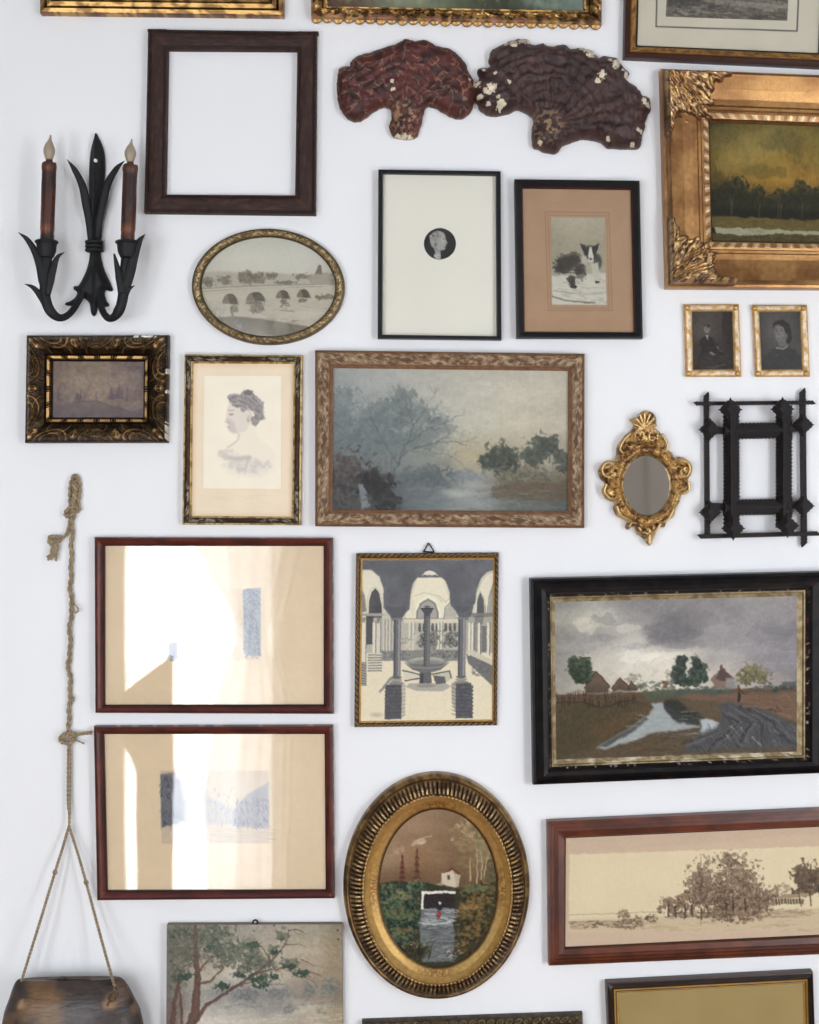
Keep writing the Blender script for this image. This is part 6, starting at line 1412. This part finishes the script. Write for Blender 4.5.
# ---------------------------------------------------------------- baroque oval mirror
kx, ox, oy = 3.427, 580, 290
out = [(235,412),(254,422),(264,444),(258,468),(272,482),(286,498),(299,520),(301,544),(318,556),(326,574),(348,570),(374,584),(387,606),(384,632),(374,650),(381,674),(371,696),(352,702),(344,726),(331,750),(324,776),(302,790),(292,812),(272,815),(262,836),(251,860),(240,877),(228,862),(212,846),(198,838),(190,815),(178,812),(168,822),(158,813),(164,796),(148,785),(129,775),(117,748),(121,730),(100,722),(84,706),(77,685),(88,664),(72,646),(65,620),(75,598),(96,583),(121,584),(128,560),(130,535),(144,514),(160,495),(178,480),(186,462),(175,444),(190,437),(201,440),(206,424),(220,413)]
ow = closed_spline([W(a / kx + ox, b / kx + oy, .016) for a, b in out], .0018)
ecx, ecy, erx, ery, er = 229, 670, 80, 102, -.06
hole = [W((ecx + erx * math.cos(a) * math.cos(er) - ery * math.sin(a) * math.sin(er)) / kx + ox, (ecy + erx * math.cos(a) * math.sin(er) + ery * math.sin(a) * math.cos(er)) / kx + oy, .012) for a in np.linspace(0, 2 * math.pi, 72, endpoint=False)]
mcx, mcz = W(ecx / kx + ox, ecy / kx + oy, .014)
t = thing('wall_mirror', 'small oval mirror in gold baroque frame with shell crest and scrolls', 'mirror', (mcx, 0, mcz))
def mf(x, z): th = np.arctan2(z - mcz, x - mcx); w = fbm(x * 1000, z * 1000, 14, 3, 4); return th, w
def hf(x, z, ed, eh):
    th, w = mf(x, z); e = np.clip(ed / .008, 0, 1) ** .6; rim = .008 * np.exp(-((eh - .0045) / .0028) ** 2) + .004 * np.exp(-((eh - .0115) / .002) ** 2) * (.6 + .4 * np.sin(th * 60))
    out = sstep(.013, .017, eh); return .008 + .009 * e + rim + out * e * (.0045 * np.abs(np.sin(th * 13 + w * 10 + eh * 160)) + .003 * ridg(x * 1000, z * 1000, 8, 6))
def colf(x, z, ed, h):
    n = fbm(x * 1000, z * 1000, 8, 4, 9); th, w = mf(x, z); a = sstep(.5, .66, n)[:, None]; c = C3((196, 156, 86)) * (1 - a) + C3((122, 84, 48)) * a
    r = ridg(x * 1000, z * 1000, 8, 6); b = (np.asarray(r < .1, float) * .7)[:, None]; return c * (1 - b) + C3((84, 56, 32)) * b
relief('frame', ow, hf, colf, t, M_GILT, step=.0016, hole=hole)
def gtube(pts, w0, w1, h, n=26, name='scroll'):
    P = spline(pts, n); path = []
    for a, b in P: X, Z = W(a / kx + ox, b / kx + oy, h); path.append((X, -h, Z))
    V, F = tube(path, list(np.linspace(w0, w1, n) / kx * S * .5), 10); return V, F
G_ = C3((200, 164, 100))
for pts, a, b in [([(186,500),(200,480),(218,492),(216,512),(200,512),(198,500)], 9, 5), ([(268,505),(256,482),(238,494),(240,514),(256,512),(256,502)], 9, 5),
                  ([(175,490),(150,515),(138,545),(150,562)], 10, 6), ([(280,492),(298,525),(296,550),(280,556)], 10, 6),
                  ([(118,598),(92,592),(76,612),(84,636),(104,640),(112,622),(100,614)], 11, 5), ([(340,584),(366,590),(378,610),(370,634),(352,640),(344,622),(354,614)], 11, 5),
                  ([(90,664),(84,690),(100,712),(124,716)], 11, 6), ([(372,656),(374,682),(358,696),(344,700)], 11, 6), ([(126,740),(138,768),(166,786)], 10, 6), ([(322,750),(306,780),(286,796)], 10, 6),
                  ([(200,812),(214,828),(234,834),(238,820),(226,816)], 9, 5), ([(276,800),(262,822),(246,834),(240,822)], 9, 5), ([(168,812),(178,798),(196,800)], 8, 5), ([(240,870),(238,850),(240,838)], 12, 14)]:
    mb = MB(); mb.add(*gtube(pts, a, b, .021), col=G_); mb.build('scroll', M_GILT, t, angle=0)
mb = MB()
for kk in range(7):     # shell crest
    an = math.radians(-90 + (kk - 3) * 27); x1 = 222 + 40 * math.cos(an) * 1.0; y1 = 468 + 50 * math.sin(an); mb.add(*gtube([(222, 478), ((222 + x1) / 2, (478 + y1) / 2 - 2), (x1, y1)], 4, 13, .021, 12), col=G_)
mb.build('shell_crest', M_GILT, t, angle=0)
M_MIRROR = mat('mirror_glass', (205, 203, 198), rough=.05, metal=1.0)
oval_glass(ecx / kx + ox, ecy / kx + oy, (erx + 6) / kx, (ery + 6) / kx, .010, t, er, name='mirror_glass', m=M_MIRROR, th=.003)
rimo = np.array([W((ecx + (erx + 4) * math.cos(a)) / kx + ox, (ecy + (ery + 4) * math.sin(a)) / kx + oy, .018) for a in np.linspace(0, 2 * math.pi, 80)])

# ---------------------------------------------------------------- notched stick frame
M_TRAMP = mat('ebonised_wood', (32, 25, 25), spec=.2, rough=.55, bump=.3, bscale=200, noise=.3)
x, z = W(760, 466); t = thing('notched_frame', 'empty black notched wooden frame with crossed sticks and diamond rosettes', 'picture frame', (x, 0, z))
def zig(x0, y0, x1, y1, w, tooth=9, amp=3.2, taper=0):
    """outline of a stick with saw-tooth long edges, in crop coordinates"""
    L = math.hypot(x1 - x0, y1 - y0); ux, uy = (x1 - x0) / L, (y1 - y0) / L; nx_, ny_ = -uy, ux; n = max(2, int(L / tooth)); a = []; b = []
    for i in range(2 * n + 1):
        s = L * i / (2 * n); e = w / 2 - (amp if i % 2 else 0); a.append((x0 + ux * s + nx_ * e, y0 + uy * s + ny_ * e)); b.append((x0 + ux * s - nx_ * e, y0 + uy * s - ny_ * e))
    return a + b[::-1]
def prism(mb, pts, h0, h1, k=kx, inset_=0):
    P = [W(a / k + ox, b / k + oy, h1) for a, b in pts]; ar_ = sum(P[i][0] * P[(i+1) % len(P)][1] - P[(i+1) % len(P)][0] * P[i][1] for i in range(len(P)))
    if ar_ < 0: P = P[::-1]
    n = len(P); V = [(x, -h0, z) for x, z in P] + [(x, -h1, z) for x, z in P]
    F = [tuple(range(n, 2 * n)), tuple(range(n))[::-1]] + [(i, (i + 1) % n, (i + 1) % n + n, i + n) for i in range(n)]; mb.add(V, F)
def stick(x0, y0, x1, y1, w, h0, h1, pointed=True):
    mb = MB(); L = math.hypot(x1 - x0, y1 - y0); ux, uy = (x1 - x0) / L, (y1 - y0) / L; p = w * .8
    body = zig(x0 + ux * p, y0 + uy * p, x1 - ux * p, y1 - uy * p, w, 11, 2.4); h = len(body) // 2
    a = body[:h] + [(x1 - uy * w * .35, y1 + ux * w * .35)] + body[h:] + [(x0 + uy * w * .35, y0 - ux * w * .35)]
    prism(mb, a, h0, h1); mb.build('stick', M_TRAMP, t, smooth=False)
stick(434, 348, 438, 850, 19, .004, .012); stick(764, 335, 770, 882, 21, .004, .012)
stick(390, 389, 809, 385, 15, .012, .019); stick(403, 845, 826, 834, 17, .012, .019)
for a in ((519, 395, 521, 825, 56), (700, 395, 700, 815, 56)):
    mb = MB()
    for w_, h0, h1, tt_, am in ((58, .0121, .018, 13, 5), (47, .018, .023, 12, 4.5), (35, .023, .028, 11, 4), (22, .028, .0325, 10, 3.5), (10, .0325, .0365, 9, 2.4)): prism(mb, zig(*a[:4], w_, tt_, am), h0, h1)
    mb.build('upright_bar', M_TRAMP, t, smooth=False)
for y0, y1 in ((484, 480), (746, 742)):
    mb = MB()
    for x0_, x1_, w_, h0, h1, tt_, am in ((492, 728, 58, .0125, .0176, 13, 5), (494, 727, 46, .0176, .0226, 12, 4.5), (496, 725, 34, .0226, .0276, 11, 4), (498, 722, 21, .0276, .032, 10, 3.5), (500, 720, 9, .032, .036, 9, 2.4)): prism(mb, zig(x0_, y0, x1_, y1, w_, tt_, am), h0, h1)
    prism(mb, zig(440, y0 - 6, 500, y0 - 2, 26, 9, 3), .0126, .0205); prism(mb, zig(720, y1 - 4, 766, y1 - 10, 26, 9, 3), .0126, .0205)
    mb.build('cross_bar', M_TRAMP, t, smooth=False)
for rx_, ry_, r_ in ((516, 410, 42), (695, 408, 42), (447, 477, 38), (766, 462, 38), (448, 762, 38), (768, 740, 38), (526, 817, 42), (712, 808, 42)):
    mb = MB(); base = .0192 if ry_ in (410, 408, 817, 808) else .0206
    hb = [.0366, .0406, .0446, .0486, .0526] if ry_ in (410, 408, 817, 808) else [.0207, .0255, .030, .034, .037]
    for q in range(4):
        r = r_ * (1 - q * .22); pts = []
        c4 = [(rx_, ry_ - r), (rx_ + r, ry_), (rx_, ry_ + r), (rx_ - r, ry_)]
        for i in range(4):
            (xa, ya), (xb, yb) = c4[i], c4[(i + 1) % 4]; m = 8 if q < 2 else 6
            for j in range(m):
                u = j / m; f = 1 if j % 2 == 0 else .88; pts.append((rx_ + (xa + (xb - xa) * u - rx_) * f, ry_ + (ya + (yb - ya) * u - ry_) * f))
        prism(mb, pts, hb[q] if q else (.0362 if ry_ in (410, 408, 817, 808) else .0121), hb[q + 1])
    mb.build('rosette', M_TRAMP, t, smooth=False)

# ---------------------------------------------------------------- hanging vessel on twine
M_TWINE = mat('jute_twine', attr=True, rough=.85, bump=.6, bscale=500, noise=.25, nscale=200)
M_VESSEL = mat('worn_dark_leather', attr=True, rough=.4, bump=1.0, bscale=55, noise=.3, nscale=45, stretch=(1, 1, 2.5))
rows = [(978.5, 17.6, 121), (981.5, 15, 124.5), (988, 12.5, 129), (997, 9.8, 133.5), (1010, 5, 140), (1024, 2.4, 143), (1045, .8, 144.5), (1070, 4, 141), (1092, 15, 130), (1106, 33, 112), (1112, 55, 90)]
hd = [.012, .019, .028, .037, .044, .050, .053, .050, .042, .028, .014]; HV = .053
x, z = W(72, 1040, HV); t = thing('hanging_vessel', 'rounded dark brown leathery vessel hung from long knotted twine, bottom left corner', 'hanging vessel', (x, -HV, z))
R_ = np.array(rows); yy_ = np.concatenate([np.linspace(978.5, 1106, 46), [1109, 1112]]); V = []; F = []; C = []; ns = 64
for i, y in enumerate(yy_):
    l = np.interp(y, R_[:, 0], R_[:, 1]); r = np.interp(y, R_[:, 0], R_[:, 2]); d = np.interp(y, R_[:, 0], hd)
    (xl, zz), (xr, _) = W(l, y, HV), W(r, y, HV); c = (xl + xr) / 2; a = (xr - xl) / 2
    for q in range(ns):
        th = 2 * math.pi * q / ns; e = 2 / 2.4; X = c + a * np.sign(math.cos(th)) * abs(math.cos(th)) ** e; D = d * np.sign(math.sin(th)) * abs(math.sin(th)) ** e
        V.append((X, -HV + D, zz + (X - c) * .018 * max(0, 1 - i / 8)))
V = np.array(V); nn = fbm(V[:, 0] * 1000, V[:, 2] * 1000 + V[:, 1] * 300, 46, 4, 3); n2 = fbm(V[:, 0] * 1000, V[:, 2] * 1000, 16, 4, 8)
C = C3((56, 45, 42)) + (n2[:, None] - .5) * .14; 
for px_, py_, rr, col in ((38, 1003, 24, (122, 88, 52)), (20, 1005, 6, (168, 134, 96)), (30, 990, 14, (108, 80, 52)), (8, 1022, 5, (104, 76, 52)), (134, 1012, 5, (142, 112, 84)), (108, 1003, 7, (160, 120, 84)), (52, 1012, 12, (112, 84, 56)), (88, 1012, 16, (74, 66, 66)), (120, 994, 10, (96, 74, 58))):
    X, Z = W(px_, py_, .09); dd = np.hypot(V[:, 0] - X, (V[:, 2] - Z)) / (rr * S); m = (1 - sstep(.5, 1.2, dd + (nn - .5) * 1.6))[:, None] * .85 * (V[:, 1] < -HV)[:, None]; C = C * (1 - m) + C3(col) * m
C = np.clip(C, 0, 1)
for i in range(len(yy_) - 1):
    for q in range(ns): F.append(((i+1)*ns+q, (i+1)*ns+(q+1) % ns, i*ns+(q+1) % ns, i*ns+q))
nb = len(V)      # sunken top with a dark mouth
mouth = []; (xl, zt), (xr, _) = W(22, 979.5, HV), W(117, 978.5, HV); c = (xl + xr) / 2; a = (xr - xl) / 2
for q in range(ns):
    th = 2 * math.pi * q / ns; mouth.append((c + a * .5 * math.cos(th) - .002, -HV + .005 * math.sin(th), zt - .0005))
V = np.vstack([V, np.array(mouth), np.array(mouth) - np.array([0, 0, .02])]); C = np.vstack([C, np.zeros((ns, 3)) + C3((90, 70, 54)), np.zeros((ns, 3)) + C3((30, 22, 18))])
for q in range(ns): F += [(q, (q+1) % ns, nb+(q+1) % ns, nb+q), (nb+q, nb+(q+1) % ns, nb+ns+(q+1) % ns, nb+ns+q)]
F += [tuple(range(nb+ns, nb+2*ns)), tuple(range((len(yy_)-1)*ns, len(yy_)*ns))[::-1]]
mesh_obj('vessel_body', V, F, M_VESSEL, t, colors=C, angle=50)
P = cr(318, 412, 5.12, 0, 900, .053); mb = MB(); V, F = lathe([(.0001, .006), (.0065, .0055), (.0075, .002), (.0075, -.018), (.0001, -.02)], P[0], P[1], P[2], 14); mb.add(V, F); mb.build('stopper', mat('dark_stopper', (38, 22, 20), rough=.6), t)
def twist(path, r, strands=2, pitch=.011, cols=((172, 154, 126), (138, 118, 92)), name='twine', n=None, parent=t):
    P = np.array(path, float); seg = np.linalg.norm(np.diff(P, axis=0), axis=1); L = seg.sum(); n = n or max(12, int(L / .0018)); u = np.concatenate([[0], np.cumsum(seg)]); uu = np.linspace(0, L, n)
    Q_ = np.stack([np.interp(uu, u, P[:, i]) for i in range(3)], 1); T = np.gradient(Q_, axis=0); T /= np.linalg.norm(T, axis=1)[:, None] + 1e-12
    A = np.cross(T, np.array([0, 1.0, 0])); A /= np.linalg.norm(A, axis=1)[:, None] + 1e-9; B = np.cross(A, T); mb = MB()
    for s_ in range(strands):
        ph = 2 * math.pi * (uu / pitch + s_ / strands); O_ = Q_ + (A * np.cos(ph)[:, None] + B * np.sin(ph)[:, None]) * r * .5
        V, F = tube(O_, r * .56, 7); V = np.array(V); cc = np.repeat(np.array([C3(cols[0]) * (1 - w) + C3(cols[1]) * w for w in fbm(uu * 1000, uu * 0 + s_ * 9, 9, 3, 4)]), 7, 0); mb.add(V, F, col=cc)
    return mb.build(name, M_TWINE, parent, angle=0)
rp = lambda x, y, h=.007: cr(x, y, 3.417, 0, 460, h)
main = spline([rp(250,170), rp(246,230), rp(244,300), rp(243,370), rp(240,440), rp(245,500), rp(238,570), rp(240,640), rp(234,700), rp(240,760), rp(238,830), rp(235,890), rp(236,945)], 80)
r6 = 3.0 * S
twist(main + np.array([[.0011 * math.sin(i * .9), 0, 0] for i in range(len(main))]), r6 * .78, 2, .026)
twist(spline([rp(244,180), rp(240,130), rp(243,85), rp(252,56), rp(264,58), rp(270,90), rp(268,130), rp(258,175)], 50), r6 * .8, 2, .022, name='hanging_loop')
twist(spline([rp(252,70,.012), rp(256,110,.013), rp(250,150,.012), rp(246,180,.01)], 20), r6 * .9, 2, .016, name='hanging_loop')
twist(spline([rp(222,182,.010), rp(235,166,.016), rp(258,158,.016), rp(270,166,.010), rp(262,176,.006), rp(240,190,.014), rp(226,192,.012), rp(222,182,.010)], 34), r6 * .72, 2, .012, name='knot')
twist(spline([rp(240,188), rp(236,225), rp(225,255), rp(205,270), rp(188,270)], 20), r6 * .62, 2, .012, name='loose_tail')
twist(spline([rp(166,266,.008), rp(180,262,.014), rp(200,264,.012), rp(204,276,.008), rp(180,280,.013), rp(166,276,.010), rp(178,290,.012), rp(196,288,.012)], 34), r6 * .72, 2, .012, name='knot')
for k_ in range(9): 
    rr = random.Random(k_); twist(spline([rp(188+rr.uniform(-8,8),284,.009), rp(186+rr.uniform(-14,12),308,.010), rp(180+rr.uniform(-22,20),330+rr.uniform(0,16),.010)], 10), r6 * .45, 2, .01, name='frayed_end')
for pts in ([(246,490),(258,496),(268,512),(258,522),(246,512)], [(236,680),(226,690),(230,700),(238,694)], [(238,815),(250,808),(252,820),(240,832)]):
    twist(spline([rp(a, b, .011) for a, b in pts], 14), r6 * .3, 2, .01, name='fray')
twist(spline([rp(206,950,.010), rp(222,936,.016), rp(250,936,.016), rp(256,950,.010), rp(240,964,.014), rp(216,966,.014), rp(204,952,.010), rp(224,946,.018), rp(250,948,.018)], 44), r6 * .75, 2, .012, name='knot')
twist(spline([rp(250,940,.012), rp(275,936,.012), rp(312,932,.010)], 14), r6 * .6, 2, .012, name='loose_tail')
twist(spline([rp(250,955,.012), rp(268,960,.012), rp(288,970,.010)], 14), r6 * .3, 2, .012, name='loose_tail')
sp = lambda x, y, h: cr(x, y, 2.275, 0, 800, h)
twist(spline([rp(233,960,.010), sp(154,0,.012), sp(157,30,.014), sp(157,62,.016)], 24), r6 * .42, 2, .016)
twist(spline([rp(240,960,.010), sp(159,0,.012), sp(159,30,.014), sp(157,62,.016)], 24), r6 * .42, 2, .016)
twist(spline([sp(157,60,.016), sp(142,110,.022), sp(125,165,.03), sp(90,280,.043), sp(50,410,.058), sp(46,440,.07)], 60), r6 * .52, 2, .013)
twist(spline([sp(157,60,.016), sp(175,115,.022), sp(196,188,.03), sp(226,300,.045), sp(256,408,.075), sp(262,430,.092), sp(250,452,.102)], 60), r6 * .52, 2, .013)
for a, b, h in ((125,165,.03), (196,188,.032)):
    twist(spline([sp(a-5,b,h), sp(a,b-5,h+.003), sp(a+5,b,h), sp(a,b+5,h+.003), sp(a-4,b+1,h)], 18), r6 * .3, 2, .01, name='knot')
twist(spline([sp(262,425,.097), sp(268,440,.103), sp(256,458,.106), sp(246,450,.104), sp(258,436,.106), sp(244,468,.106)], 34), r6 * .4, 2, .01, cols=((110, 90, 66), (70, 54, 40)), name='knot')
